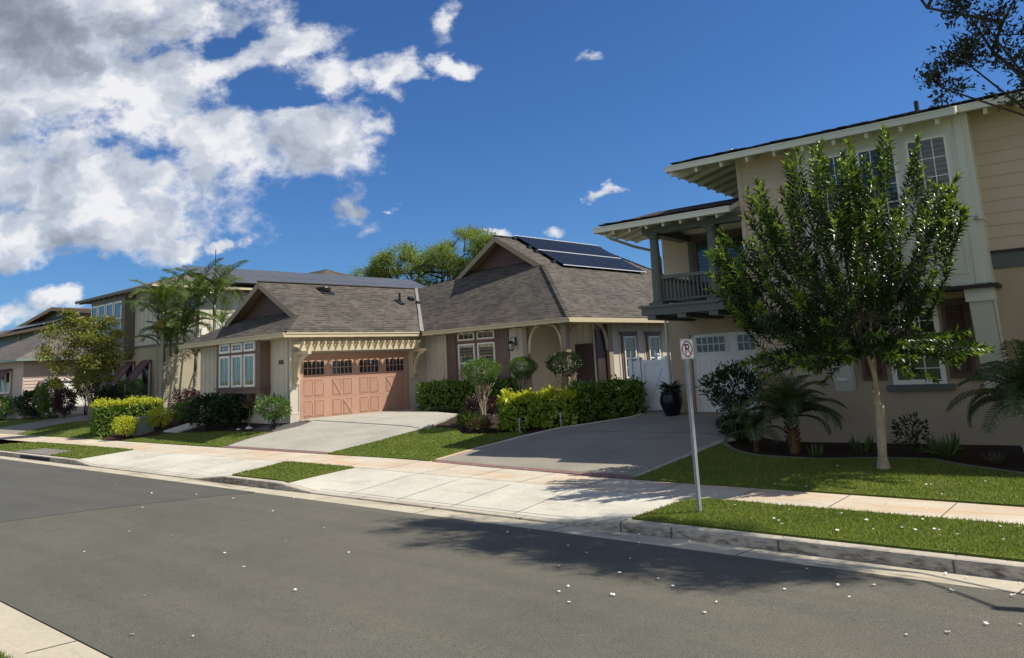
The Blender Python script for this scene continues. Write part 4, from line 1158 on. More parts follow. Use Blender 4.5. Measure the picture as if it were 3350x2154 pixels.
# ---------------------------------------------------------------- pot
PT = thing('potted_plant', 'tall dark blue glazed urn with a leafy green plant beside the white garage door', 'potted plant', (-11.85, 20.3, .87))
q = MB(); q.lathe((0, 0, 0), [(.19, 0), (.20, .02), (.25, .15), (.31, .32), (.325, .44), (.30, .56), (.265, .62), (.285, .64), (.285, .67), (.25, .67), (.24, .6)], 32); q.build('pot', M['pot'], PT, smooth=True)
n = 150; A = nr.uniform(0, 2 * PI, n); R_ = nr.uniform(.0, .12, n)
P = np.stack([R_ * np.cos(A), R_ * np.sin(A), nr.uniform(.58, .82, n)], 1); D = np.stack([np.cos(A), np.sin(A), nr.uniform(-.35, 1.1, n)], 1)
leaves('foliage', M['lf_dark'], PT, P, D, rdir(n, .8), nr.uniform(.16, .34, n), .045, SH_CURL)
q = MB()
for k in range(7): a = k * .9; q.tube([(0, 0, .55), (.06 * math.cos(a), .06 * math.sin(a), .85)], .01, 5)
q.build('stem', M['bark'], PT)
# ================================================================ house 3 (two storeys, behind the palms)
H3 = thing('house', 'two-storey olive and cream house behind the palms with three maroon awnings', 'house', (-45, 19, 0))
F3, F3E, FB3 = Face('S', 0), Face('E', 3.55), Face('S', -.6)
mb = MB(); mb.box(-5.2, 3.55, 0, 19, -.3, 4.5); mb.build('wall', M['stucco3'], H3)
mb = MB(); mb.box(-5.2, 3.55, 0, 19, 4.5, 7.6)
battens(mb, F3, .3, 3.5, 4.6, 7.3, .5); battens(mb, F3E, .05, 18, 4.6, 7.5, .45, skip=[(1.1, 2.2, 5.7, 7.4)])
mb.build('upper_wall', M['wall3'], H3)
mb = MB(); mb.box(-5.25, 3.62, -.04, 19, 4.44, 4.56); mb.box(-4.6, .35, -.68, 0, 4.12, 4.2); mb.build('belt_course', M['bay3'], H3)
mb = MB(); mb.box(-4.5, .25, -.6, 0, 4.2, 7.5)
for a in fr(-4.4, .2, 5): mb.fbox(FB3, a - .42, a + .42, 0, .02, 5.12, 5.16); mb.fbox(FB3, a - .42, a + .42, 0, .02, 4.32, 4.36); mb.fbox(FB3, a - .42, a - .38, 0, .02, 4.36, 5.12)
for a in (-4.2, -2.2, -.2): mb.box(a, a + .15, -.5, 0, 3.85, 4.12)
mb.build('bay', M['bay3'], H3)
for (a, b) in ((-4.38, -3.45), (-3.3, -2.35), (-2.2, -1.25), (-1.1, -.1)):
    window(H3, FB3, a, b, 5.32, 7.15, .002, .09, 1, 1, .02, M['white'], M['glass'], split=6.2)
for (a, b) in ((-2.72, -1.75), (-.68, .33), (1.40, 2.39)):
    t = MB(); t.fbox(F3, a - .12, b + .12, 0, .04, 1.66, 3.72); t.fbox(F3, a - .18, b + .18, 0, .09, 1.68, 1.81); t.build('window_trim', M['h1_trim'], H3)
    window(H3, F3, a, b, 1.81, 3.66, .042, .1, 1, 1, .02, M['white'], M['glass'])
    aw = MB(); aw.prism([(a - .1, -.06, 3.72), (b + .05, -.06, 3.72), (b + .05, -1.0, 2.55), (a - .1, -1.0, 2.55)], (0, .03, .03))
    aw.beam((a - .1, -1.0, 2.57), (b + .05, -1.0, 2.57), .05, .05)
    for u in (a - .08, b + .03): aw.beam((u, -.06, 3.72), (u, -1.0, 2.57), .05, .05)
    ao = aw.build('awning', M['awn'], H3)
    q = MB(); q.tube([(a, -.06, 2.3), (a, -1.0, 2.55)], .012, 5); q.tube([(b, -.06, 2.3), (b, -1.0, 2.55)], .012, 5); q.build('awning_arm', M['metal_dark'], ao)
t = MB(); t.fbox(F3E, 1.2, 2.05, 0, .04, 5.82, 7.3); t.fbox(F3E, 1.15, 2.1, 0, .08, 5.82, 5.95); t.build('window_trim', M['trim3'], H3)
window(H3, F3E, 1.33, 1.92, 6.12, 7.17, .042, .07, 2, 2, .02, M['white'], M['glass'], split=6.65)
for b in (2.2, 3.4, 4.6): MB().fbox(F3E, b, b + .35, 0, .05, 5.0, 5.35).build('wall_light', M['white'], H3)
r = MB(); ZR = 7.62
r.slab([(-9.3 + 3.1, -.85, ZR), (4.15, -.85, ZR), (1.35, 2.75, ZR + 1.15), (-3.4, 2.75, ZR + 1.15)], .12, 0, 1, 1)
r.slab([(4.15, -.85, ZR), (4.15, 21, ZR), (1.35, 21, ZR + 1.15), (1.35, 2.75, ZR + 1.15)], .12, 0, 1, 1)
r.slab([(-6.2, -.85, ZR), (-3.4, 2.75, ZR + 1.15), (-3.4, 21, ZR + 1.15), (-6.2, 21, ZR)], .12, 0, 1, 1)
r.slab([(-3.4, 2.75, ZR + 1.15), (1.35, 2.75, ZR + 1.15), (1.35, 21, ZR + 1.15), (-3.4, 21, ZR + 1.15)], .12, 0, 1, 1)
ro = r.build('roof', [M['shingle3'], M['bay3']], H3)
for u in fr(-6.1, 4, 14): MB().beam((u, -.83, ZR - .17), (u, 0, ZR - .0), .08, .12).build('rafter_tail', M['bay3'], ro)
for y_ in fr(-.5, 18, 26): MB().beam((4.1, y_, ZR - .17), (3.5, y_, ZR - .05), .08, .12).build('rafter_tail', M['bay3'], ro)
f = MB(); f.beam((-6.25, -.88, ZR - .06), (4.2, -.88, ZR - .06), .06, .15); f.build('fascia', M['bay3'], ro)
f = MB(); f.beam((4.19, -.85, ZR - .04), (4.19, 21, ZR - .04), .09, .12); f.build('gutter', M['h1_fascia'], ro)
# solar array on its side slope
th3 = math.atan(1.15 / 2.8); c3, s3 = math.cos(th3), math.sin(th3); proto3 = None
pm = MB(); pm.box(-.51, .51, -.82, .82, 0, .035); pf = MB(); pf.box(-.51, .51, -.84, -.82, -.06, .04)
for row in range(2):
    for k in range(17):
        if proto3 is None:
            proto3 = pm.build('solar_panel', M['solar3'], H3); pf.build('panel_frame', M['metal_dark'], proto3); o = proto3
        else: o = copy_tree(proto3, H3)
        d = .62 + row * 1.66
        ac = 4.0 - d * c3 - .05
        zc = ZR + (4.15 - ac) * (1.15 / 2.8) + .28
        o.matrix_local = Matrix.Translation((ac, 3.1 + k * 1.04 - row * .35, zc)) @ Matrix(((0, -c3, s3), (1, 0, 0), (0, s3, c3))).to_4x4()
# rear roof block of the same house
r = MB()
r.slab([(2.0, 13, 7.0), (13, 13, 7.0), (9, 18, 9.3), (6, 18, 9.3)], .12, 0, 1, 1) if False else None
q = MB(); q.tube([(3.2, 3.2, 7.9), (3.2, 3.2, 9.9)], .02, 5); q.build('mast', M['metal_dark'], H3)

HB = thing('house', 'brown hip roof of a house farther back, showing above the solar array', 'house', (-58.0, 40, 1.6))
q = MB(); q.box(-6, 6, -4, 5, -.3, 7.5); q.build('wall', M['wall3'], HB)
q = MB(); zz = 7.6
q.slab([(-6.8, -4.8, zz), (6.8, -4.8, zz), (2.0, 0, 9.9), (-2.0, 0, 9.9)], .12, 0, 1, 1)
q.slab([(6.8, -4.8, zz), (6.8, 5.8, zz), (2.0, 0, 9.9)], .12, 0, 1, 1); q.slab([(-6.8, -4.8, zz), (-2.0, 0, 9.9), (-6.8, 5.8, zz)], .12, 0, 1, 1)
q.slab([(-6.8, 5.8, zz), (-2, 0, 9.9), (2, 0, 9.9), (6.8, 5.8, zz)], .12, 0, 1, 1)
q.build('roof', [M['shingle'], M['h1_rake']], HB)

# ================================================================ house 4 (far left)
H4 = thing('house', 'pink sided garage wing with cream upper storey and grey roof at the far left', 'house', (-55, 16.6, 0))
E4, S4 = Face('E', 0), Face('S', 0)
mb = MB(); mb.box(-14, -.15, 0, .2, -.3, 4.3); mb.box(-.2, 0, 0, 2.1, -.3, 4.3); mb.box(-.2, 0, 5.1, 9, -.3, 4.3); mb.box(-.2, 0, 2.1, 5.1, 2.95, 4.3)
mb.box(-14, -13.8, .2, 9, 0, 4.3)
laps(mb, S4, -14, -.02, .4, 4.2, .2, .03); laps(mb, E4, .02, 2.1, .4, 4.2, .2, .03); laps(mb, E4, 2.1, 5.1, 3.0, 4.2, .2, .03); laps(mb, E4, 5.1, 9, .4, 4.2, .2, .03)
mb.box(-.06, .035, -.035, .05, .3, 4.2)
mb.build('wall', M['pink'], H4)
g = MB(); g.box(-.12, -.05, 2.1, 5.1, .8, 2.95)
for z in (1.35, 1.9, 2.42): g.box(-.05, -.04, 2.15, 5.05, z, z + .02)
g.build('garage_door', M['white'], H4)
t = MB(); t.box(-.05, .06, 1.98, 2.1, .7, 3.05); t.box(-.05, .06, 5.1, 5.22, .7, 3.05); t.box(-.05, .058, 2.1, 5.1, 2.93, 3.05); t.build('door_trim', M['white'], H4)
b = MB(); b.box(0, .25, .85, 1.0, 1.8, 2.95); b.build('window_shutter', M['h1_trim'], H4)
t = MB(); t.fbox(S4, -5.5, -2.0, .03, .06, 2.2, 3.8); t.build('window_trim', M['trim3'], H4)
for a in (-5.3, -4.2, -3.1): window(H4, S4, a, a + .95, 2.3, 3.7, .062, .1, 1, 1, .02, M['white'], M['glass'])
aw = MB(); aw.prism([(-5.5, -.1, 3.82), (-2.0, -.1, 3.82), (-2.3, -.8, 3.0), (-5.8, -.8, 3.0)], (0, .03, .03)); aw.build('awning', M['awn'], H4)
r = MB(); ZQ = 4.35
r.slab([(-15, -.55, ZQ), (.55, -.55, ZQ), (-3.6, 4.0, ZQ + 2.2), (-10.6, 4.0, ZQ + 2.2)], .12, 0, 1, 1)
r.slab([(.55, -.55, ZQ), (.55, 9.4, ZQ), (-3.6, 4.9, ZQ + 2.2), (-3.6, 4.0, ZQ + 2.2)], .12, 0, 1, 1)
r.slab([(.55, 9.4, ZQ), (-15, 9.4, ZQ), (-10.6, 4.9, ZQ + 2.2), (-3.6, 4.9, ZQ + 2.2)], .12, 0, 1, 1)
r.slab([(-15, -.55, ZQ), (-10.6, 4.0, ZQ + 2.2), (-10.6, 4.9, ZQ + 2.2), (-15, 9.4, ZQ)], .12, 0, 1, 1)
ro = r.build('roof', [M['shingle3'], M['gut4']], H4)
f = MB(); f.beam((-15, -.6, ZQ - .05), (.62, -.6, ZQ - .05), .08, .14); f.beam((.6, -.6, ZQ - .05), (.6, 9.4, ZQ - .05), .08, .14); f.build('gutter', M['gut4'], ro)
# upper storey
U = Face('S', 5.3)
mb = MB(); mb.box(-28, -7.2, 5.3, 14, 4.2, 5.85); laps(mb, U, -28, -7.2, 4.3, 5.85, .2, .03); mb.build('upper_wall', M['white4'], H4)
mb = MB(); mb.box(-28, -7.2, 5.3, 14, 5.85, 7.15); laps(mb, U, -28, -7.2, 5.85, 7.1, .2, .03); mb.build('upper_wall', M['blue4'], H4)
t = MB(); t.fbox(U, -19.2, -18.7, .03, .08, 4.2, 7.1); t.fbox(U, -14.9, -14.6, .03, .07, 5.8, 7.0); t.fbox(U, -12.6, -12.3, .03, .07, 5.8, 7.0); t.build('corner_board', M['trim3'], H4)
window(H4, U, -14.55, -12.65, 5.75, 6.85, .03, .1, 3, 2, .03, M['white'], M['glass'])
r = MB(); ZU = 7.15
r.slab([(-30, 4.6, ZU), (-6.4, 4.6, ZU), (-6.4, 6.4, ZU + .75), (-27, 6.4, ZU + .75)], .12, 0, 1, 1)
r.slab([(-26.5, 6.0, ZU + .2), (-13.8, 6.0, ZU + 1.75), (-13.8, 16, ZU + 1.75), (-26.5, 16, ZU + .2)], .15, 0, 1, 1)
r.slab([(-13.8, 6.0, ZU + 1.75), (-4.5, 6.0, ZU + .75), (-4.5, 16, ZU + .75), (-13.8, 16, ZU + 1.75)], .15, 0, 1, 1)
ro = r.build('roof', [M['shingle3'], M['tan4']], H4)
f = MB(); f.beam((-30, 4.55, ZU - .08), (-6.4, 4.55, ZU - .08), .06, .2)
f.beam((-26.5, 5.97, ZU + .08), (-13.8, 5.97, ZU + 1.63), .06, .28, up=(0, 0, 1)); f.beam((-13.8, 5.97, ZU + 1.63), (-4.5, 5.97, ZU + .63), .06, .28)
f.build('fascia', M['tan4'], ro)
w = MB(); w.prism([(-22, 6.6, ZU + .5), (-13.8, 6.6, ZU + 1.5), (-6, 6.6, ZU + .6)], (0, .1, 0)); w.build('gable_wall', M['blue4'], ro)
for k in range(5):
    q = MB(); a = -21.5 + k * 2.3
    q.prism([(a, 4.95, ZU + .28), (a + 2.2, 4.95, ZU + .28), (a + 2.2, 6.2, ZU + .82), (a, 6.2, ZU + .82)], (0, 0, .05)); q.build('solar_panel', M['solar3'], H4)

# ================================================================ car in the left driveway
CR = thing('parked_car', 'dark red SUV parked in the driveway behind the hedge and the left street tree', 'car', (-46.6, 20.4, .9), math.radians(82))
# local: x forward, y left
def carsec(prof_lo, w): pass
q = MB()
secs = [(-2.25, .45, .95, .80), (-2.15, .30, 1.05, .88), (-1.6, .25, 1.08, .92), (0, .25, 1.05, .93), (1.3, .25, 1.02, .92), (1.9, .3, .98, .88), (2.3, .4, .85, .75), (2.38, .5, .7, .6)]
n = len(secs); vs = []
for (x, zl, zh, hw) in secs: vs += [(x, -hw, zl), (x, -hw * 1.0, (zl + zh) / 2), (x, -hw * .95, zh), (x, hw * .95, zh), (x, hw, (zl + zh) / 2), (x, hw, zl)]
fs = [(i * 6 + j, i * 6 + (j + 1) % 6, (i + 1) * 6 + (j + 1) % 6, (i + 1) * 6 + j) for i in range(n - 1) for j in range(6)] + [(5, 4, 3, 2, 1, 0), tuple((n - 1) * 6 + j for j in range(6))]
q.add(vs, fs); body = q.build('body', M['carpaint'], CR, smooth=False)
q = MB(); vs = []
for (x, z, hw) in ((-2.12, 1.02, .84), (-1.75, 1.62, .66), (-.9, 1.72, .66), (.1, 1.70, .66), (1.15, 1.03, .82)): vs += [(x, -hw, z), (x, hw, z)]
q.add(vs + [(-2.12, -.84, 1.0), (-2.12, .84, 1.0), (1.15, -.82, 1.0), (1.15, .82, 1.0)],
      [(0, 1, 3, 2), (2, 3, 5, 4), (4, 5, 7, 6), (6, 7, 9, 8), (0, 2, 4, 6, 8, 12, 10), (1, 11, 13, 9, 7, 5, 3)])
q.build('cabin', M['carpaint'], CR)
q = MB(); q.prism([(-2.09, -.66, 1.12), (-2.09, .66, 1.12), (-1.84, .56, 1.54), (-1.84, -.56, 1.54)], (-.03, 0, 0.0)); q.build('rear_window', M['glass'], CR)
for s in (-1, 1):
    q = MB(); q.prism([(-1.8, s * .80, 1.1), (.9, s * .80, 1.1), (.15, s * .69, 1.6), (-1.5, s * .69, 1.6)], (0, s * .03, 0)); q.build('side_window', M['glass'], CR)
    q = MB(); q.box(-2.27, -2.0, s * .80 - .1, s * .80 + .1, .85, 1.12); q.beam((-2.1, s * .74, 1.12), (-1.88, s * .64, 1.5), .08, .06); q.build('tail_light', M['tail'], CR)
    q = MB(); q.tube([(-1.5, s * .60, 1.77), (.2, s * .60, 1.75)], .02, 6); q.build('roof_rail', M['metal_dark'], CR)
    for x in (-1.4, 1.45):
        q = MB(); q.tube([(x, s * .72, .34), (x, s * .94, .34)], .34, 20); w = q.build('wheel', M['rubber'], CR)
        q = MB(); q.tube([(x, s * .935, .34), (x, s * .95, .34)], .21, 14); q.build('rim', M['galv'], w)
q = MB(); q.box(-2.32, -2.2, -.75, .75, .38, .62); q.build('bumper', M['metal_dark'], CR)
q = MB(); q.box(-2.30, -2.26, -.2, .2, .78, .92); q.build('number_plate', M['white'], CR)

# ================================================================ no parking sign
SG = thing('street_sign', 'square no parking sign on a perforated steel post at the driveway edge', 'sign', (-6.11, 11.07, .17), math.radians(-10))
# local +x is the face of the sign
q = MB(); w = .026
q.box(-.052, -.002, -w, -w + .004, -.3, 2.62); q.box(-.052, -.002, w - .004, w, -.3, 2.62); q.box(-.052, -.048, -w + .004, w - .004, -.3, 2.62)
z = -.2
# front web of the post with square holes left open
while z < 2.6:
    q.box(-.006, -.002, -w + .004, -.008, z, z + .0254); q.box(-.006, -.002, .008, w - .004, z, z + .0254); q.box(-.006, -.002, -.008, .008, z + .013, z + .0254)
    z += .0254
q.build('post', M['galv'], SG)
q = MB(); z = .1
while z < 2.3: q.box(-.033, -.021, -w - .0006, -w, z, z + .011); z += .0254
q.build('post_hole', M['rubber'], SG)
def rrect(h, r, x, n=5):
    P = []
    for cx, cy, a0 in ((h - r, h - r, 0), (-h + r, h - r, 90), (-h + r, -h + r, 180), (h - r, -h + r, 270)):
        for k in range(n + 1):
            a = math.radians(a0 + 90 * k / n); P.append((x, cx + r * math.cos(a), 2.455 + cy + r * math.sin(a)))
    return P
q = MB(); q.prism(rrect(.1525, .03, .0), (.004, 0, 0)); pl = q.build('sign_plate', M['sign_white'], SG)
def ring(pa, pb, t=.001):
    q = MB(); n = len(pa); q.add(pa + pb, [(i, (i + 1) % n, n + (i + 1) % n, n + i) for i in range(n)]); return q
ring(rrect(.141, .024, .0052), rrect(.134, .018, .0052)).build('border', M['sign_black'], pl)
# letter P  (local y to the reader's left is -? reader looks along -x, so +y is on the right side)
q = MB(); X = .0056
def pt(u, v): return (X, u, 2.455 + v)
q.add([pt(-.050, -.078), pt(-.026, -.078), pt(-.026, .078), pt(-.050, .078)], [(0, 1, 2, 3)])
o_, i_ = [], []
for k in range(11):
    a = math.radians(90 - 18 * k); o_.append(pt(.008 + .046 * math.cos(a), .032 + .046 * math.sin(a))); i_.append(pt(.006 + .023 * math.cos(a), .032 + .023 * math.sin(a)))
o_ = [pt(-.03, .078)] + o_ + [pt(-.03, -.014)]; i_ = [pt(-.03, .055)] + i_ + [pt(-.03, .009)]
n = len(o_); q.add(o_ + i_, [(i, i + 1, n + i + 1, n + i) for i in range(n - 1)])
q.build('letter', M['sign_black'], pl)
def circ(r, n=40): return [(X + .0006, r * math.cos(2 * PI * k / n), 2.455 + r * math.sin(2 * PI * k / n)) for k in range(n)]
q = ring(circ(.124), circ(.103))
c_, s_ = math.cos(math.radians(-45)), math.sin(math.radians(-45))
q.add([(X + .0009, u * c_ - v * s_, 2.455 + u * s_ + v * c_) for u, v in ((-.108, -.0105), (.108, -.0105), (.108, .0105), (-.108, .0105))], [(0, 1, 2, 3)])
q.build('prohibition_ring', M['sign_red'], pl)
for v in (.113, -.113):
    q = MB(); q.tube([(X, 0, 2.455 + v), (X + .006, 0, 2.455 + v)], .007, 8); q.build('bolt', M['galv'], pl)

# ================================================================ small things
def path_light(x, y, label):
    t = thing('path_light', label, 'garden light', (x, y, hgt(x, y) + .02))
    q = MB(); q.tube([(0, 0, -.1), (0, 0, .24)], .018, 8); q.build('stake', M['galv'], t)
    q = MB(); q.lathe((0, 0, .24), [(.03, 0), (.03, .09), (.055, .10), (.05, .115), (.01, .14)], 12); q.build('lamp_head', M['galv'], t)
path_light(-15.24, 17.5, 'small grey path light at the left end of the bright yellow-green hedge')
path_light(-14.42, 18.4, 'small grey path light at the right end of the bright yellow-green hedge')
path_light(-2.75, 16.5, 'small grey path light standing in the bark mulch below the tan wall')
UB = thing('utility_box', 'green utility box between the two small yellow shrubs', 'utility box', (-34.6, 15.1, .35))
q = MB(); q.box(-.4, .4, -.35, .35, 0, .68); q.build('cabinet', M['util'], UB); q = MB(); q.box(-.43, .43, -.38, .38, .68, .75); q.build('lid', M['util'], UB)
def rock(x, y, s, label):
    q = MB(); n = 9
    rings = [(.2, 0), (.95, .1), (1, .35), (.7, .7), (.2, .85)]
    vs = []
    for r_, z in rings:
        for k in range(n): a = 2 * PI * k / n; j = rnd.uniform(.8, 1.2); vs.append((r_ * s * j * math.cos(a) * 1.4, r_ * s * j * math.sin(a), z * s * rnd.uniform(.85, 1.1)))
    fs = [(i * n + k, i * n + (k + 1) % n, (i + 1) * n + (k + 1) % n, (i + 1) * n + k) for i in range(4) for k in range(n)] + [tuple(4 * n + k for k in range(n))]
    q.add(vs, fs); o = q.build('rock', M['rock'], None, loc=(x, y, hgt(x, y) - .03)); tag(o, label, 'rock')
rock(-27.45, 16.0, .12, 'larger white rock beside the grey gravel under the bay window')
rock(-27.95, 15.85, .08, 'smaller white rock left of the larger one under the bay window')
# garden hose along the mulch
q = MB(); pts = []
for k in range(40):
    t_ = k / 39; x = -7.9 + 4.3 * t_; y = 17.9 + .22 * math.sin(t_ * 9) + .25 * t_; pts.append((x, y, hgt(x, y) + .03))
q.tube(pts, .012, 5); tag(q.build('garden_hose', M['metal_dark'], smooth=True), 'thin dark irrigation hose lying on the bark mulch below the tan wall', 'hose')

# fallen blossoms
FL = [[-16.19, 7.12], [-13.87, 5.89], [-12.81, 6.12], [-10.83, 5.94], [-16.95, 8.62], [-15.63, 8.76], [-14.5, 9.48], [-16.37, 5.26], [-12.93, 4.84], [-7.81, 3.96], [-8.44, 3.64], [-10.71, 6.86], [-9.22, 6.89], [-11.06, 7.79], [-13.37, 8.29], [-14.33, 10.3], [-20.7, 8.43], [-18.18, 8.19], [-9.83, 5.66], [-9.7, 4.32], [-8.25, 5.41], [-9.21, 9.38], [-9.0, 10.06], [-8.13, 9.42], [-8.27, 9.1], [-7.61, 10.05], [-7.41, 9.57], [-6.57, 10.05], [-6.26, 9.55], [-6.95, 8.86], [-6.47, 8.62], [-5.82, 8.66], [-6.31, 7.84], [-5.67, 7.19], [-5.08, 7.19], [-5.53, 7.99], [-5.02, 7.99], [-4.08, 7.54], [-4.02, 7.17], [-5.31, 6.73], [-5.62, 6.96], [-5.73, 10.0], [-10.66, 10.05], [-8.94, 9.73], [-6.49, 12.32], [-4.73, 7.82], [-5.78, 11.53], [-5.45, 11.76], [-5.19, 11.79], [-4.9, 10.9], [-4.8, 10.82], [-4.69, 10.64], [-3.93, 10.56], [-4.22, 11.57], [-3.81, 11.31], [-3.7, 11.81], [-3.38, 11.84], [-3.2, 11.63], [-3.13, 11.0], [-2.95, 11.15], [-2.89, 11.12], [-2.66, 10.98], [-2.32, 11.61], [-2.14, 11.71], [-2.17, 10.93], [-3.58, 10.84], [-3.3, 11.07], [-2.82, 10.86], [-4.93, 11.52], [-5.98, 13.46], [-5.43, 13.45], [-4.94, 14.83], [-4.62, 13.93], [-4.11, 14.41], [-3.79, 14.19], [-3.73, 14.23], [-3.41, 13.51], [-3.4, 12.63], [-4.24, 12.75], [-2.32, 12.23], [-5.58, 15.38], [-5.1, 14.52], [-3.05, 14.71], [-3.91, 13.27], [-4.0, 12.82], [-3.34, 8.82], [-3.05, 9.04], [-3.1, 8.45], [-2.36, 9.25], [-1.87, 8.26], [-2.07, 7.83], [-2.33, 7.57], [-2.37, 9.94], [-1.89, 10.0], [-1.86, 9.41], [-1.64, 8.41], [-2.59, 9.99], [-3.83, 9.73], [-3.87, 9.35], [-4.68, 9.97], [-3.72, 8.35]]
FP = []
for v in range(4):
    q = MB()
    for k in range(5):
        a = 2 * PI * k / 5 + rnd.uniform(-.2, .2); r1 = .028 * rnd.uniform(.8, 1.2); lift = rnd.uniform(.004, .022)
        ca, sa = math.cos(a), math.sin(a)
        q.add([(0, 0, .006), (r1 * .6 * ca - .010 * sa, r1 * .6 * sa + .010 * ca, lift * .8), (r1 * ca, r1 * sa, lift), (r1 * .6 * ca + .010 * sa, r1 * .6 * sa - .010 * ca, lift * .6)], [(0, 1, 2, 3)])
    q.tube([(0, 0, .004), (.02, .012, .006)], .003, 4)
    me_o = q.build('fallen_blossom', M['petal']); FP.append(me_o)
for i, (x, y) in enumerate(FL):
    o = FP[i] if i < 4 else copy_tree(FP[i % 4])
    on_lawn = (10.32 < y < 12.0 and x > -6.8) or y > 13.42
    base = hgt(x, y) + (.075 if on_lawn else .012)
    o.location = (x, y, base); o.rotation_euler = (rnd.uniform(-.25, .25), rnd.uniform(-.25, .25), rnd.uniform(0, 6.28))
    s = rnd.uniform(.6, 1.1); o.scale = (s, s, s)
    if y > 13.42: L_, G_ = 'white fallen blossom lying on the front lawn by the pale-trunked tree', 'blossoms on the front lawn'
    elif y > 12.0: L_, G_ = 'white fallen blossom lying on the concrete pavement', 'blossoms on the pavement'
    elif y > 10.3 and x > -6.9: L_, G_ = 'white fallen blossom lying in the grass verge beside the kerb', 'blossoms on the grass verge'
    elif y > 9.65: L_, G_ = 'white fallen blossom lying in the concrete gutter', 'blossoms in the gutter'
    else: L_, G_ = 'white fallen blossom lying on the dark asphalt road', 'blossoms on the road'
    tag(o, L_, 'blossom', G_)
# ================================================================ vegetation
def lump(d, seed, k=5, amp=.18):
    """smooth random radius factor by direction"""
    r = np.random.default_rng(seed); s = np.ones(len(d))
    for i in range(k):
        w = norm(r.normal(size=(1, 3)))[0]; f = r.uniform(2, 5); s += amp / k * 2 * np.sin(f * (d @ w) * 2 + r.uniform(0, 6))
    return s
def fol_ball(name, par, mat, c, rad, n, L, W_, seed=1, shell=.55, up=.5, shape=SH_CURL, zmin=None, jit=.9):
    d = rdir(n); s = lump(d, seed); t = nr.uniform(shell, 1, n) ** .6
    P = np.array(c) + d * np.array(rad) * (s * t)[:, None]
    if zmin is not None: P[:, 2] = np.maximum(P[:, 2], zmin + nr.uniform(0, .1, n))
    D = d + nr.normal(size=(n, 3)) * jit * .5; D[:, 2] += up
    return leaves(name, mat, par, P, D, rdir(n, .6), nr.uniform(.7, 1.2, n) * L, nr.uniform(.8, 1.1, n) * W_, shape)
def stems(par, mat, base, spread, top, n, r0=.02, seed=0, name='stem', wob=.06, tips=2):
    r = random.Random(seed); q = MB()
    for k in range(n):
        a = 2 * PI * k / n + r.uniform(-.4, .4); f = r.uniform(.35, 1)
        p0 = Vector((r.uniform(-.06, .06), r.uniform(-.06, .06), base)); p3 = Vector((math.cos(a) * spread[0] * f, math.sin(a) * spread[1] * f, top * r.uniform(.85, 1.02)))
        p1 = p0.lerp(p3, .35) + Vector((r.uniform(-wob, wob) - p3.x * .15, r.uniform(-wob, wob) - p3.y * .15, 0)); p2 = p0.lerp(p3, .7) + Vector((r.uniform(-wob, wob), r.uniform(-wob, wob), 0))
        q.tube([p0, p1, p2, p3], [r0, r0 * .85, r0 * .65, r0 * .35], 5)
        for j in range(tips):
            t_ = p2 + Vector((r.uniform(-.2, .2), r.uniform(-.2, .2), r.uniform(.1, .3))); q.tube([p1.lerp(p2, .6 + .3 * j), t_], [r0 * .5, r0 * .2], 4)
    return q.build(name, mat, par, smooth=True)
def shrub(x, y, label, mat, rad, h, n, L, W_, z0=.15, seed=1, name='shrub', cat='shrub', group=None, up=.5, nst=9, shape=SH_CURL, shell=.35, bark='bark_dark', rz=0.):
    t = thing(name, label, cat, (x, y, hgt(x, y)), rz, group)
    fol_ball('foliage', t, mat, (0, 0, z0 + (h - z0) / 2), (rad[0], rad[1], (h - z0) / 2), n, L, W_, seed, shell, up, shape, zmin=.05)
    stems(t, M[bark], -.1, (rad[0] * .7, rad[1] * .7), h * .7, nst, .016, seed)
    return t
def flowers(par, n, rad, c, mat):
    q = MB()
    for k in range(5):
        a = 2 * PI * k / 5; ca, sa = math.cos(a), math.sin(a)
        q.add([(0, 0, 0), (.05 * ca - .03 * sa, .05 * sa + .03 * ca, .02), (.09 * ca, .09 * sa, .015), (.05 * ca + .03 * sa, .05 * sa - .03 * ca, .02)], [(0, 1, 2, 3)])
    src = q.build('flower', mat, par)
    for k, d in enumerate(rdir(n)):
        o = src if k == 0 else src.copy()
        if k: col.objects.link(o); o.parent = par
        o.location = [d[i] * rad[i] + c[i] for i in range(3)]; o.rotation_euler = (rnd.uniform(.6, 1.6), rnd.uniform(-.6, .6), rnd.uniform(-.6, .9))
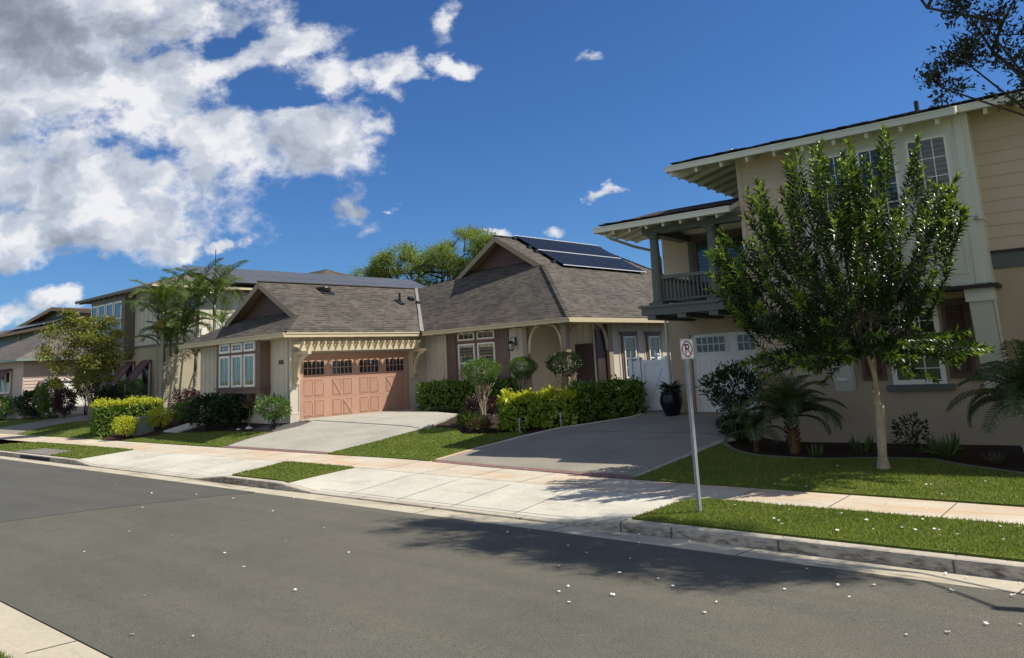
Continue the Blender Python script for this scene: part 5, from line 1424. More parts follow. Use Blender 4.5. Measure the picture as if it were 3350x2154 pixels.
def hedge(label, p0, p1, wid, h, n, L, W_, mat, name='hedge', z0=.0, core='bark_dark', topmat=None, rnd_=.08, group=None, taper=0.0):
    """clipped hedge along p0-p1"""
    x0, y0 = p0; x1, y1 = p1; ln = math.hypot(x1 - x0, y1 - y0); rz = math.atan2(y1 - y0, x1 - x0); cx, cy = (x0 + x1) / 2, (y0 + y1) / 2
    hb = min(hgt(x0, y0), hgt(x1, y1)); t = thing(name, label, 'hedge', (cx, cy, hb), rz, group)
    hx, hy = ln / 2, wid / 2
    area = [ln * h, ln * h, wid * h, wid * h, ln * wid * 1.3]; pr = np.array(area) / sum(area)
    f = nr.choice(5, n, p=pr); u = nr.uniform(-1, 1, n); v = nr.uniform(0, 1, n); dep = nr.exponential(.06, n) - .02
    P = np.zeros((n, 3)); N_ = np.zeros((n, 3))
    w2 = nr.uniform(-1, 1, n)
    for i, (nx, ny, nz) in enumerate(((0, -1, 0), (0, 1, 0), (-1, 0, 0), (1, 0, 0), (0, 0, 1))):
        m = f == i
        if nz: P[m] = np.stack([u[m] * hx, w2[m] * hy, h - dep[m]], 1)
        elif ny: P[m] = np.stack([u[m] * hx, ny * (hy - dep[m]), z0 + v[m] * (h - z0)], 1)
        else: P[m] = np.stack([nx * (hx - dep[m]), u[m] * hy, z0 + v[m] * (h - z0)], 1)
        N_[m] = (nx, ny, nz)
    # wobble
    s = np.sin(P[:, 0] * 4.1) * .5 + np.sin(P[:, 0] * 9.7 + P[:, 2] * 5) * .3 + np.sin(P[:, 2] * 8 + P[:, 1] * 6) * .4
    P += N_ * (s * rnd_)[:, None]
    out_m = nr.uniform(size=n) < .09; P += N_ * (np.where(out_m, nr.uniform(.03, .13, n), 0))[:, None] + np.where(out_m[:, None], nr.normal(size=(n, 3)) * .03, 0)
    gap = (np.sin(P[:, 0] * 7.3 + 1) * np.sin(P[:, 2] * 9.1 + P[:, 1] * 5) > .78); P -= N_ * np.where(gap, .09, 0)[:, None]
    k = 1 - taper * np.clip(1 - P[:, 2] / h, 0, 1); P[:, 0] *= k; P[:, 1] *= k
    D = N_ * .7 + rdir(n) * .8; D[:, 2] += .45
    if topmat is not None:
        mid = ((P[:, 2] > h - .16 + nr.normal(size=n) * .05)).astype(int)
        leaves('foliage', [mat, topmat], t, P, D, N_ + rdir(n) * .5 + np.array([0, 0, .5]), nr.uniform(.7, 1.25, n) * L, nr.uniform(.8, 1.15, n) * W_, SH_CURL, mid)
    else:
        leaves('foliage', mat, t, P, D, N_ + rdir(n) * .5 + np.array([0, 0, .5]), nr.uniform(.7, 1.25, n) * L, nr.uniform(.8, 1.15, n) * W_, SH_CURL)
    r = random.Random(3); q = MB()
    for kx in range(max(3, int(ln / .28))):
        a = -hx + (kx + .5) * ln / max(3, int(ln / .28))
        for _ in range(2):
            yy = r.uniform(-.25, .25) * wid
            q.tube([(a, yy, -.1), (a + r.uniform(-.06, .06), yy + r.uniform(-.06, .06), h * .45), (a + r.uniform(-.2, .2), yy * 1.5, h * .85)], [.016, .012, .005], 5)
    q.build('stem', M['bark'], t)
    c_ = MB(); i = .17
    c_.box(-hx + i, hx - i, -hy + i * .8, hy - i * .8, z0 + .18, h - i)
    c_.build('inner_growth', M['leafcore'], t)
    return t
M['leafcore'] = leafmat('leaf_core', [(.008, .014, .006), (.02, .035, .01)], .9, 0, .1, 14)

def tree(name, label, loc, trunk, clusters, mat, n_per, L, W_, bark, spread=.8, shape=SH_CURL, tipmat=None, cat='tree', r0=.1, twigs=7, up=.35, r_limb=.045, seed=1, group=None, clump=.32):
    """trunk: list of (x,y,z,r); clusters: (x,y,z,rad) relative to loc. limbs run from the trunk to every cluster"""
    t = thing(name, label, cat, loc, 0, group); r = random.Random(seed)
    q = MB(); q.tube([p[:3] for p in trunk], [p[3] for p in trunk], 12); q.build('trunk', M[bark], t, smooth=True)
    lb = MB(); P, D = [], []
    tops = [Vector(p[:3]) for p in trunk[-3:]]
    hubs = []
    for ci, (cx, cy, cz, cr) in enumerate(clusters):
        c = Vector((cx, cy, cz)); s = min(tops + hubs[-6:], key=lambda a: (a - c).length + (2 if a.z > c.z - .15 * (c - a).length else 0))
        m = s.lerp(c, .5) + Vector((r.uniform(-.12, .12), r.uniform(-.12, .12), -.06 * (c - s).length)) * (c - s).length * .6
        lb.tube([s, m, c], [r_limb, r_limb * .7, r_limb * .4], 6, cap=False); hubs.append(m)
        for k in range(twigs):
            d = Vector((r.gauss(0, 1), r.gauss(0, 1), r.gauss(.25, .9))).normalized()
            e = c + d * cr * r.uniform(.5, 1.0); md = c.lerp(e, .5) + Vector((r.uniform(-.08, .08), r.uniform(-.08, .08), r.uniform(-.05, .1))) * cr
            lb.tube([c, md, e], [r_limb * .35, r_limb * .22, r_limb * .1], 4, cap=False)
            nn = n_per // twigs; tt = nr.uniform(.15, 1.08, nn)
            base = np.outer(1 - tt, np.array(md)) + np.outer(tt, np.array(e))
            P.append(base + nr.normal(size=(nn, 3)) * cr * clump * np.array([1, 1, .6])); dd = np.tile(np.array(d), (nn, 1)) * .7 + rdir(nn) * .9; dd[:, 2] += up; D.append(dd)
    lb.build('limbs', M[bark], t, smooth=True)
    P = np.concatenate(P); D = np.concatenate(D); n = len(P)
    leaves('crown', mat, t, P, D, rdir(n, .7), nr.uniform(.65, 1.25, n) * L, nr.uniform(.8, 1.2, n) * W_, shape)
    return t

# ---------------------------------------------------------------- the glossy tree on the right lawn
CAMR = np.array([math.cos(math.radians(17.3)), math.sin(math.radians(17.3)), 0.])   # sideways axis of this tree's crown
CAMD = np.array([-CAMR[1], CAMR[0], 0.])
def main_tree():
    t = thing('lawn_tree', 'glossy green young tree with upright shoots and a pale crooked trunk on the right lawn', 'tree', (-4.87, 15.62, .28))
    def C(u, w, z): return tuple(CAMR * u + CAMD * w + np.array([0, 0, z - .28]))
    tp = [(0.03, 0, .2, .13), (.02, 0, .34, .105), (.03, 0, .55, .09), (.05, 0, .85, .083), (.07, 0, 1.15, .078), (.065, .01, 1.36, .068), (.055, .02, 1.52, .058), (.06, .02, 1.75, .055), (.075, .0, 1.95, .052), (.06, .0, 2.1, .05), (.03, .0, 2.28, .047), (-.06, 0, 2.5, .042), (-.1, .05, 2.9, .036)]
    q = MB(); q.tube([C(u, w, z) for u, w, z, r in tp], [r * (1 + .16 * math.sin(i * 2.1)) for i, (_, _, _, r) in enumerate(tp)], 14)
    q.tube([C(.09, -.01, 1.05), C(0.12, -.01, 1.3), C(.125, -.01, 1.48)], [.06, .052, .036], 10)       # stub of a cut limb
    q.tube([C(.03, -.03, 1.68), C(-.0, -.07, 1.74)], [.05, .03], 8)
    q.tube([C(.07, 0, 2.05), C(.10, .02, 2.3), C(.06, .04, 2.7), C(.15, .1, 3.2)], [.036, .034, .03, .024], 9)
    q.tube([C(.05, -.02, .25), C(.11, -.05, .30), C(.13, -.06, .24)], [.06, .045, .03], 8)
    q.build('trunk', M['bark_pale'], t, smooth=True)
    # outline of the crown in the (u, z) plane through the trunk
    OUT = [(0.75, 6.57), (0.86, 6.3), (0.55, 5.51), (0.91, 5.13), (1.32, 5.32), (1.34, 6.05), (1.3, 6.31), (1.15, 5.96), (1.3, 5.4), (1.83, 5.49), (1.87, 5.24), (1.65, 4.87), (1.89, 4.74), (1.64, 4.51), (1.11, 4.45), (1.56, 3.93), (1.34, 3.48), (1.25, 3.09), (0.94, 3.04), (1.61, 2.68), (1.9, 2.37), (1.52, 2.27), (1.31, 2.17), (1.0, 1.95), (0.6, 2.02), (0.2, 2.32), (-0.16, 2.29), (-0.54, 2.14), (-0.79, 1.95), (-1.0, 2.15), (-1.37, 2.29), (-1.86, 2.1), (-2.16, 2.35), (-1.79, 2.81), (-2.17, 3.08), (-2.47, 3.45), (-2.73, 3.82), (-2.71, 4.52), (-2.41, 4.98), (-2.19, 4.64), (-1.78, 5.39), (-1.83, 5.75), (-1.57, 5.85), (-1.27, 5.5), (-0.97, 6.07), (-0.37, 6.5), (-0.33, 6.15), (0.16, 6.33), (0.26, 5.89), (0.56, 5.93)]
    tips = [(0.75, 6.6, 0), (0.82, 6.35, 0.1), (0.62, 6.2, -0.1), (1.3, 6.33, 0), (1.2, 6.05, 0.1), (1.85, 5.52, 0), (1.75, 5.2, 0.1), (1.9, 4.78, 0), (1.55, 4.6, -0.1), (1.58, 3.95, 0.1), (1.35, 3.5, 0), (1.62, 2.7, 0), (1.92, 2.37, 0), (1.5, 2.25, 0.1), (1.0, 1.9, 0), (0.6, 2.0, -0.1), (-0.8, 1.92, 0), (-1.35, 2.3, 0.1), (-1.86, 2.06, 0), (-2.18, 2.32, 0), (-2.2, 3.08, 0), (-2.5, 3.45, 0.1), (-2.76, 3.82, 0), (-2.75, 4.15, 0.1), (-2.73, 4.52, 0), (-2.43, 5.0, 0), (-2.3, 4.8, 0.1), (-1.85, 5.77, 0), (-1.57, 5.88, 0.1), (-1.75, 5.5, -0.1), (-0.97, 6.09, 0), (-1.1, 5.8, 0.2), (-0.37, 6.53, 0), (-0.3, 6.2, 0.1), (0.16, 6.36, 0), (0.1, 6.0, 0.2), (0.45, 5.95, 0.1), (-0.6, 6.1, -0.2)]
    r = random.Random(5)
    hub = Vector((-.1, .05, 2.9))
    S_ = [(u, w, z, True) for u, z, w in tips]
    tries = 0
    while len(S_) < 390 and tries < 9000:
        tries += 1
        u, z = r.uniform(-2.9, 1.95), r.uniform(1.9, 6.7)
        if not inpoly(u, z, OUT): continue
        # depth half-width: like a rounded crown
        lim = 1.75 * max(.15, 1 - ((z - 4.1) / 2.9) ** 2) ** .5 * max(.2, 1 - ((u + .4) / 2.6) ** 2) ** .5
        w = r.uniform(-1, 1); w = math.copysign(abs(w) ** .6, w) * lim
        S_.append((u, w, z, abs(w) > .55 * lim or z > 5.2))
    lb = MB(); P, D, U_, mi = [], [], [], []
    limbs = [(-1.4, .3, 3.5), (-1.0, -.6, 3.9), (-.4, .7, 4.1), (-.2, -.5, 4.5), (.3, .2, 4.6), (.7, -.5, 3.9), (.8, .5, 3.8), (.7, -.1, 2.9), (-1.1, 0, 2.75), (-.7, .1, 4.7), (-1.7, -.1, 4.0), (1.1, 0, 4.2), (.0, .9, 3.3), (-.2, -.9, 3.2)]
    LV = [Vector(l) for l in limbs]
    for l in LV:
        s = hub if l.z > 3.3 else Vector((-.02, 0, 2.4)); m = s.lerp(l, .5) + Vector((0, 0, -.15))
        lb.tube([C(*s), C(*m), C(*l)], [.034, .027, .018], 7, cap=False)
    for (u, w, z, outer) in S_:
        tip = Vector((u, w, z)); base = min(LV, key=lambda a: (a - tip).length + (1.5 if a.z > z - .1 else 0))
        ln = min((tip - base).length, r.uniform(.75, 1.25))
        dr = (tip - Vector((-.15, 0, 2.6))).normalized(); dr = (dr * .8 + Vector((r.uniform(-.28, .28), r.uniform(-.28, .28), (.42 if z > 3.2 else -.02)))).normalized()
        if z > 5.6: dr = (dr + Vector((0, 0, .35))).normalized()
        st = tip - dr * ln
        md = st.lerp(tip, .5) + Vector((r.uniform(-.05, .05), r.uniform(-.05, .05), -.03))
        lb.tube([C(*base), C(*(base.lerp(st, .6) + Vector((0, 0, -.05)))), C(*st), C(*md), C(*tip)], [.012, .010, .008, .006, .003], 4, cap=False)
        nn = int(64 * ln)
        for k in range(nn):
            f = 1 - (k / nn) ** 1.25; p = st.lerp(tip, f) if f > .5 else st.lerp(tip, f)
            a = k * 2.4 + r.uniform(-.3, .3); o1 = dr.orthogonal().normalized(); o2 = dr.cross(o1)
            rad = o1 * math.cos(a) + o2 * math.sin(a)
            open_ = .95 if f < .85 else .45
            d = rad * open_ + dr * (.75 if f < .85 else 1.1)
            pw = C(*p); dw = CAMR * d.x + CAMD * d.y + np.array([0, 0, d.z]); rw = CAMR * dr.x + CAMD * dr.y + np.array([0, 0, dr.z])
            P.append(pw); D.append(dw); U_.append(rw + np.array([0, 0, .15])); mi.append(1 if ((f > .80 and r.random() < .75) or (outer and z > 4 and r.random() < .22)) else 0)
    lb.build('limbs', M['limb_dark'], t, smooth=True)
    n = len(P)
    leaves('crown', [M['lf_main'], M['lf_tip']], t, P, D, U_, nr.uniform(.10, .20, n), nr.uniform(.036, .062, n), SH_CURL, mi)
main_tree()

# ---------------------------------------------------------------- palms
def frond_mesh(name, ln, nl, lw, droop, mat, up0=.9, ll=.5, seed=0, kink=.5, stem=.35, vee=.5):
    """feather frond starting at the origin and leaning towards +x. returns object with a rachis and leaflets in one mesh"""
    r = random.Random(seed); q = MB(); pts = []; x = z = 0.; a = up0; N_ = 14
    for k in range(N_ + 1):
        pts.append(Vector((x, 0, z))); ds = ln / N_; x += math.cos(a) * ds; z += math.sin(a) * ds; a -= droop / N_ * (0.6 + .9 * k / N_)
    q.tube(pts, [.022 * (1 - .85 * k / N_) * (ln / 2) ** .5 + .003 for k in range(N_ + 1)], 5, 0)
    for k in range(nl):
        f = stem + (1 - stem) * k / (nl - 1); s = f * N_; i = min(N_ - 1, int(s)); p = pts[i].lerp(pts[i + 1], s - i); tg = (pts[i + 1] - pts[i]).normalized()
        L_ = ll * (math.sin(PI * (.12 + .83 * (f - stem) / (1 - stem))) ** .6) * r.uniform(.85, 1.1)
        for sd in (-1, 1):
            nrm = Vector((-tg.z, 0, tg.x))
            d = (Vector((0, sd, 0)) * 1.0 + tg * kink * r.uniform(.8, 1.5) + nrm * vee * r.uniform(.4, 1.3)).normalized()
            e = p + d * L_ + Vector((0, 0, -.22 * L_ * r.uniform(.6, 1.6))); m = p + d * L_ * .5 + Vector((0, 0, .02))
            wv = tg * lw / 2
            q.add([p - wv * .5, p + wv * .5, m + wv, m - wv, e], [(0, 1, 2, 3), (3, 2, 4)], 0)
    return q.build(name, mat, None)
def palm(label, x, y, heads, frs, nfr, name='palm', bark='palm_trunk', r0=.09, group=None, fruit=None, cat='palm tree', dead=0, boots=False, base_z=None, scale=1.0, low=0.0, cshaft=None):
    bz = hgt(x, y) if base_z is None else base_z
    t = thing(name, label, cat, (x, y, bz), 0, group); r = random.Random(int(abs(x * 100)))
    for hi, (hx, hy, hz, nf, sc) in enumerate(heads):
        q = MB(); bx, by = (r.uniform(-.25, .25), r.uniform(-.25, .25)) if len(heads) > 1 else (0, 0)
        pts = []
        for k in range(9):
            f = k / 8; pts.append((lerp(bx, hx, f ** 1.3), lerp(by, hy, f ** 1.3), hz * f - .2 * (1 - f)))
        q.tube(pts, [r0 * (1.25 - .45 * k / 8) * sc ** .3 for k in range(9)], 9)
        if boots:
            for k in range(46):
                f = k / 46; a = k * 2.4; z = hz * f
                q.beam((hx * f, hy * f, z), (hx * f + .17 * math.cos(a), hy * f + .17 * math.sin(a), z + .13), .05, .03)
        q.build('trunk', M[bark], t, smooth=not boots)
        if cshaft:
            q = MB(); q.tube([(hx, hy, hz - .1), (hx, hy, hz + .35), (hx, hy, hz + .7)], [r0 * .95, r0 * 1.05, .03], 9); q.build('crownshaft', M[cshaft], t, smooth=True)
            hz += .55
        for k in range(nf):
            src = frs[(k + hi) % len(frs)]; o = src.copy(); col.objects.link(o); o.name = 'frond'; o.parent = t
            az = k * 2.399 + hi + r.uniform(-.3, .3); tilt = -low + (k / nf) * low * 2.0 + r.uniform(-.12, .12)
            o.location = (hx, hy, hz); o.rotation_euler = (r.uniform(-.2, .2), tilt, az); s = sc * scale * r.uniform(.85, 1.1); o.scale = (s, s, s)
        for k in range(dead):
            o = DEADF.copy(); col.objects.link(o); o.name = 'dead_frond'; o.parent = t; o.location = (hx, hy, hz - .1); o.rotation_euler = (0, .25 * k, -1.2 + k * 1.9); o.scale = (sc * .8,) * 3
        if fruit and hi == 0:
            q = MB()
            for k in range(60):
                a = r.uniform(0, 6.28); e = Vector((hx + .35 * math.cos(a) * r.uniform(.2, 1), hy - .2 + .3 * math.sin(a) * r.uniform(.2, 1), hz - r.uniform(.5, 1.05)))
                q.tube([(hx, hy, hz - .35), (lerp(hx, e.x, .6), lerp(hy, e.y, .6), hz - .4), e], [.02, .014, .02], 4)
            q.build('fruit_cluster', M['fruit'], t)
    return t
ARE = [frond_mesh('frond_source', 2.75, 56, .042, d, M['lf_palm'], u, .70, i, 1.0, .22, .4) for i, (d, u) in enumerate(((1.9, 1.25), (1.5, 1.0), (2.2, 1.1), (1.2, 1.35)))]
PYG = [frond_mesh('frond_source', 1.25, 60, .016, d, M['lf_palmdark'], u, .30, i + 10, .7, .10, .2) for i, (d, u) in enumerate(((2.0, 1.1), (1.6, .75), (2.3, .95), (1.2, 1.3)))]
DEADF = frond_mesh('frond_source', 1.1, 34, .016, .9, M['lf_dead'], -.9, .22, 33, .9, .15, .2)
GP = 'palms between the olive house and the cream house'
palm('tall palm with a hanging yellow fruit cluster in front of the olive house', -39.75, 18.45, [(-.05, -.15, 4.6, 11, 1.0), (.6, .3, 3.1, 8, .8)], ARE, 13, fruit=True, group=GP, low=.25, cshaft='lf_palm')
palm('tall palm with a ringed trunk standing right beside the cream gable roof', -39.25, 19.75, [(.1, .1, 4.8, 11, 1.0)], ARE, 13, group=GP, low=.25, cshaft='lf_palm')
palm('multi-stemmed palm clump with slender leaning trunks and medium heads', -39.5, 19.1, [(.1, .15, 3.4, 9, .8), (-.5, -.6, 2.7, 7, .65), (.55, .55, 2.2, 7, .6)], ARE, 9, r0=.055, group=GP, low=.25, cshaft='lf_palm')
palm('rearmost palm of the group with its head just above the cream gable roof', -38.75, 20.55, [(.0, .0, 4.9, 11, 1.0), (.35, .25, 3.6, 8, .7)], ARE, 13, group=GP, low=.25, cshaft='lf_palm')
palm('slender palm with pale leaning stems at the left of the palm group', -40.1, 18.2, [(.15, .6, 3.0, 8, .7), (-.25, .1, 4.2, 9, .75)], ARE, 8, r0=.05, group=GP, low=.2, cshaft='lf_palm')
palm('pygmy date palm with drooping fronds in the mulch left of the lawn tree', -7.25, 17.5, [(.0, .0, .7, 48, .95)], PYG, 34, 'pygmy_palm', 'palm_boot', .075, 'pygmy date palms in the mulch bed', dead=4, boots=True, low=.55)
palm('pygmy date palm with bright fronds at the right edge below the white bracket', -2.55, 17.15, [(.0, .0, .95, 46, 1.2)], PYG, 36, 'pygmy_palm', 'palm_boot', .08, 'pygmy date palms in the mulch bed', dead=3, boots=True, low=.55)
palm('low arching palm spilling over the left end of the mulch bed by the driveway', -8.05, 17.35, [(.0, .0, .35, 18, .8)], PYG, 18, 'pygmy_palm', 'palm_boot', .06, 'pygmy date palms in the mulch bed', boots=False, low=.5)
for o in ARE + PYG + [DEADF]: bpy.data.objects.remove(o)

# ---------------------------------------------------------------- trees
LT = [(.0, -1.9, 5.0, .55), (-.2, -2.3, 4.1, .5), (-.3, -1.7, 3.4, .55), (-.2, -1.2, 4.2, .6), (.1, -.9, 5.1, .6), (0, -1.1, 5.7, .4), (.1, -.4, 5.4, .55), (.2, .1, 5.4, .5), (.1, -1.15, 6.0, .25), (.3, .6, 5.5, .45), (.2, .9, 5.1, .5), (.1, .4, 4.6, .6), (.2, .7, 4.0, .6),
      (.2, .95, 3.6, .5), (.1, .3, 3.7, .6), (-.1, -.4, 4.4, .6), (-.2, -.6, 3.6, .6), (.1, .9, 4.4, .5), (.0, .3, 3.1, .5), (.2, .75, 3.0, .4), (-.1, -.3, 2.9, .5), (-.5, -.2, 4.9, .6), (.5, .2, 4.4, .6), (-.5, .2, 3.8, .6), (.5, -.6, 4.9, .5), (-.3, -1.5, 2.7, .3), (.5, -.5, 3.7, .5)]
tree('street_tree', 'small airy yellow-green tree with a thin grey trunk on the far left lawn', (-41.6, 15.6, .55), [(0, 0, -.3, .09), (0, 0, .8, .075), (-.05, -.1, 1.5, .07), (-.1, -.25, 2.1, .06), (-.1, -.2, 2.9, .05)],
     [(x, y, z - .55, r) for x, y, z, r in LT], M['lf_tree3'], 400, .15, .06, 'bark', r_limb=.03, clump=.34, seed=4)
KC = []
r_ = random.Random(8)
outl = [(-3.2, 11.2), (-2.2, 13.2), (-1.0, 14.0), (0, 14.2), (1.6, 15.3), (3.2, 16.4), (4.6, 16.0), (5.6, 14.5), (7.0, 13.5)]
for k in range(110):
    u = r_.uniform(-7.3, 6.5); top = np.interp(u, [-7.6, -6.4, -5.3, -4, -2.8, -1.7, 0, 1.6, 2.6, 3.7, 4.4, 5.1, 6.5], [11.6, 12.5, 13.6, 14.0, 14.5, 13.9, 14.6, 15.2, 16.2, 16.9, 16.5, 15.0, 14.0])
    z = lerp(9.6, top - .35, r_.random() ** .55); w = r_.uniform(-3.5, 3.5)
    KC.append((u * .727 - w * .686, u * .686 + w * .727, z, r_.uniform(.55, .9)))
tree('kiawe_tree', 'wide feathery green tree far behind the brown roofs', (-54.9, 52, 0), [(0, 0, 0, .4), (.2, 0, 4, .33), (.3, .2, 8, .28), (.5, .4, 9.5, .2)], KC, M['lf_kiawe'], 400, .24, .06, 'bark_dark', r_limb=.09, twigs=9, shape=SH_FLAT, clump=.42, up=.1, seed=9)
# street tree whose branches enter at the top right; its crown shades the road and the verge
SC_ = [(-4.3, 1.1, 6.15, .4), (-3.9, 1.1, 6.35, .45), (-3.6, .9, 6.75, .4), (-3.9, 1.0, 7.3, .35), (-3.3, 1.1, 6.3, .5), (-3.1, 1.0, 5.7, .45), (-3.2, 1.0, 7.2, .4), (-2.9, 1.2, 6.6, .5), (-2.6, 1.1, 6.0, .5), (-2.6, 1.1, 6.9, .5)]
r_ = random.Random(12)
for k in range(84):
    a = r_.uniform(0, 2 * PI); rr = math.sqrt(r_.random()); z = r_.uniform(9.5, 10.6)
    SC_.append((-2.7 + 3.5 * rr * math.cos(a), 2.75 + 1.0 * rr * math.sin(a), z, r_.uniform(.45, .65)))
tree('street_tree', 'dark leafy branches of a street tree reaching in at the top right corner', (1.9, 11.3, .18), [(0, 0, -.3, .16), (.02, 0, 1.5, .13), (0, .05, 3, .12), (-.1, .15, 4.2, .11), (-.3, .4, 5.6, .08)],
     [(x, y, z - .18, r) for x, y, z, r in SC_], M['lf_street'], 520, .085, .032, 'bark_dark', r_limb=.03, twigs=8, clump=.22, seed=6)

# ---------------------------------------------------------------- hedges and shrubs
hedge('bright yellow-green clipped hedge in the sun beside the grey driveway', (-16.05, 17.75), (-14.55, 19.25), .85, .95, 4200, .13, .085, M['lf_sunlit'], topmat=M['lf_gold'], rnd_=.09)  # bright leaf and gold top colours stand for the sun on it
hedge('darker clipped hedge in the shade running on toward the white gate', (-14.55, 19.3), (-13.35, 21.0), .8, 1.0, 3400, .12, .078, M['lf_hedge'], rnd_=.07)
hedge('low dark hedge under the shuttered window', (-23.9, 21.6), (-19.6, 22.9), .6, 1.0, 4600, .13, .08, M['lf_hedge'], rnd_=.08)
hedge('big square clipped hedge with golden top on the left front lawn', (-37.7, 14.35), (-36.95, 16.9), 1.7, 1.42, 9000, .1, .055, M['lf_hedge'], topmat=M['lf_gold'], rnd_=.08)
def topiary(x, y, label, rad, z1, zt, n, mat, seed):
    t = thing('topiary', label, 'topiary', (x, y, hgt(x, y)), 0, None)
    d = rdir(n); s = lump(d, seed, 4, .12); t_ = nr.uniform(.5, 1, n) ** .5
    P = d * np.array(rad) * (s * t_)[:, None]; P[:, 2] = np.where(P[:, 2] < 0, P[:, 2] * .9, P[:, 2]) ; P[:, 2] += z1
    P[:, 2] = np.minimum(P[:, 2], z1 + rad[2] * .82 + nr.uniform(-.05, .03, n))
    D = d + nr.normal(size=(n, 3)) * .5; D[:, 2] += .5
    leaves('foliage', mat, t, P, D, rdir(n, .6), nr.uniform(.05, .085, n), .028, SH_FLAT)
    # thinner foliage running down the stems
    m = n // 3; a = nr.uniform(0, 2 * PI, m); f = nr.uniform(0, 1, m); rr = (.35 + .5 * f) * rad[0]
    P = np.stack([rr * np.cos(a), rr * np.sin(a), z1 - rad[2] * (1.3 - f * .9)], 1); leaves('foliage', mat, t, P, rdir(m, .5), rdir(m, .5), .06, .025, SH_FLAT)
    stems(t, M['bark_pale'], -.1, (rad[0] * .75, rad[1] * .75), z1, 11, .021, seed, wob=.05, tips=3)
topiary(-16.85, 17.68, 'round topped topiary on tall bare stems in front of the purple shrub', (.58, .58, .36), 1.72, 0, 3600, M['lf_topiary'], 3)
topiary(-18.62, 21.72, 'smaller topiary between the wall lantern and the porch', (.5, .5, .36), 1.55, 0, 2600, M['lf_topiary'], 4)
topiary(-16.9, 21.9, 'shaded topiary in front of the porch corner post', (.62, .6, .38), 1.62, 0, 3200, M['lf_dark'], 5)
shrub(-17.35, 18.2, 'dark purple leaved shrub behind the tall topiary', M['lf_purple'], (.55, .5), .9, 1500, .08, .045, seed=6)
shrub(-16.5, 17.15, 'low grassy tuft at the foot of the tall topiary', M['lf_brown'], (.35, .3), .28, 420, .22, .016, z0=0, seed=7, name='grass_tuft', cat='grass tuft', up=1.1, shape=SH_FLAT)
shrub(-17.1, 17.35, 'strappy green tuft at the lawn edge under the tall topiary', M['lf_palm'], (.38, .3), .34, 500, .26, .018, z0=0, seed=8, name='grass_tuft', cat='grass tuft', up=1.2, shape=SH_FLAT)
shrub(-30.2, 15.75, 'big dark round shrub at the left corner of the cream garage wing', M['lf_dark'], (.95, .62), 1.35, 2600, .115, .065, seed=9, rz=1.0)
shrub(-29.1, 16.15, 'big dark shrub directly below the three-part bay window', M['lf_dark'], (.85, .6), 1.2, 2400, .115, .065, seed=10, rz=1.0)
shrub(-25.85, 16.05, 'leafy green shrub with pink buds at the corner by the terracotta garage door', M['lf_topiary'], (.62, .62), 1.2, 1100, .105, .06, z0=.3, seed=11, nst=16)
shrub(-31.6, 17.0, 'shaded shrub at the far left end of the cream wall', M['lf_dark'], (.8, .7), 1.1, 2200, .09, .05, seed=31)
t = thing('ti_plant', 'slim ti plant with a tuft of brownish leaves below the bay window', 'plant', (-27.95, 16.3, hgt(-27.95, 16.3)))
q = MB(); q.tube([(0, 0, -.1), (.02, 0, .4), (0, .02, .62)], [.022, .018, .014], 6); q.build('stem', M['bark'], t)
a = nr.uniform(0, 6.28, 26); leaves('foliage', M['lf_brown'], t, np.tile([0, .02, .62], (26, 1)), np.stack([np.cos(a), np.sin(a), nr.uniform(.3, 2.2, 26)], 1), rdir(26, .8), nr.uniform(.3, .45, 26), .055, SH_CURL)
shrub(-34.6, 14.4, 'small golden-green shrub at the left of the utility box', M['lf_gold'], (.6, .55), .9, 1700, .08, .045, seed=12, z0=.1)
shrub(-34.0, 15.6, 'small golden-green shrub at the right of the utility box', M['lf_gold'], (.5, .55), .9, 1500, .08, .045, seed=13, z0=.1)
shrub(-33.75, 16.5, 'green shrub behind the right golden shrub near the garden path', M['lf_hedge'], (.55, .6), .85, 1700, .08, .045, seed=14, z0=.1)
shrub(-36.6, 18.2, 'dark purple shrub between the big square hedge and the palms', M['lf_purple'], (.6, .9), 1.25, 1700, .1, .055, seed=15)
shrub(-38.6, 20.2, 'dense shaded shrub at the foot of the palms', M['lf_dark'], (.9, 1.5), .9, 2500, .1, .05, seed=16)
shrub(-34.6, 18.6, 'dark low shrub behind the garden path', M['lf_dark'], (1.0, 1.0), .8, 2200, .09, .05, seed=17)
shrub(-42.8, 18.2, 'fine textured green bush below the first maroon awning', M['lf_palmdark'], (.8, .6), 1.5, 2400, .1, .02, seed=18, shape=SH_FLAT)
for i, (x, lb) in enumerate(((-43.4, 'lollipop topiary in front of the leftmost awning window'), (-42.3, 'lollipop topiary between the middle and right awning windows'))):
    t = thing('topiary', lb, 'topiary', (x + .1, 18.0 + .05 * i, .9)); q = MB(); q.tube([(0, 0, -.1), (0, 0, 1.35)], .025, 6); q.build('stem', M['bark'], t)
    fol_ball('foliage', t, M['lf_topiary'], (0, 0, 1.45), (.42, .42, .36), 900, .09, .04, 20 + i)
shrub(-52.2, 16.35, 'dark clipped shrub in front of the pink sided wall', M['lf_dark'], (1.5, .8), 1.75, 3600, .13, .08, seed=21, rz=.1)
t = shrub(-50.0, 16.5, 'tall green shrub with pale yellow flowers beside the pink wall', M['lf_topiary'], (.9, .7), 2.3, 2600, .13, .07, seed=22)
flowers(t, 22, (.9, .7, 1.0), (0, -.1, 1.3), M['petal'])
shrub(-48.5, 16.8, 'reddish brown shrub beside the left driveway', M['lf_purple'], (.7, .6), 1.7, 2400, .11, .06, seed=23)
shrub(-47.6, 17.6, 'brown leaved shrub in front of the white garage door', M['lf_brown'], (.9, .7), 2.9, 2800, .12, .065, seed=24, z0=.9)
shrub(-43.9, 17.2, 'very dark round shrub behind the thin grey trunk', M['lf_dark'], (.9, .7), 1.5, 3000, .11, .06, seed=25)
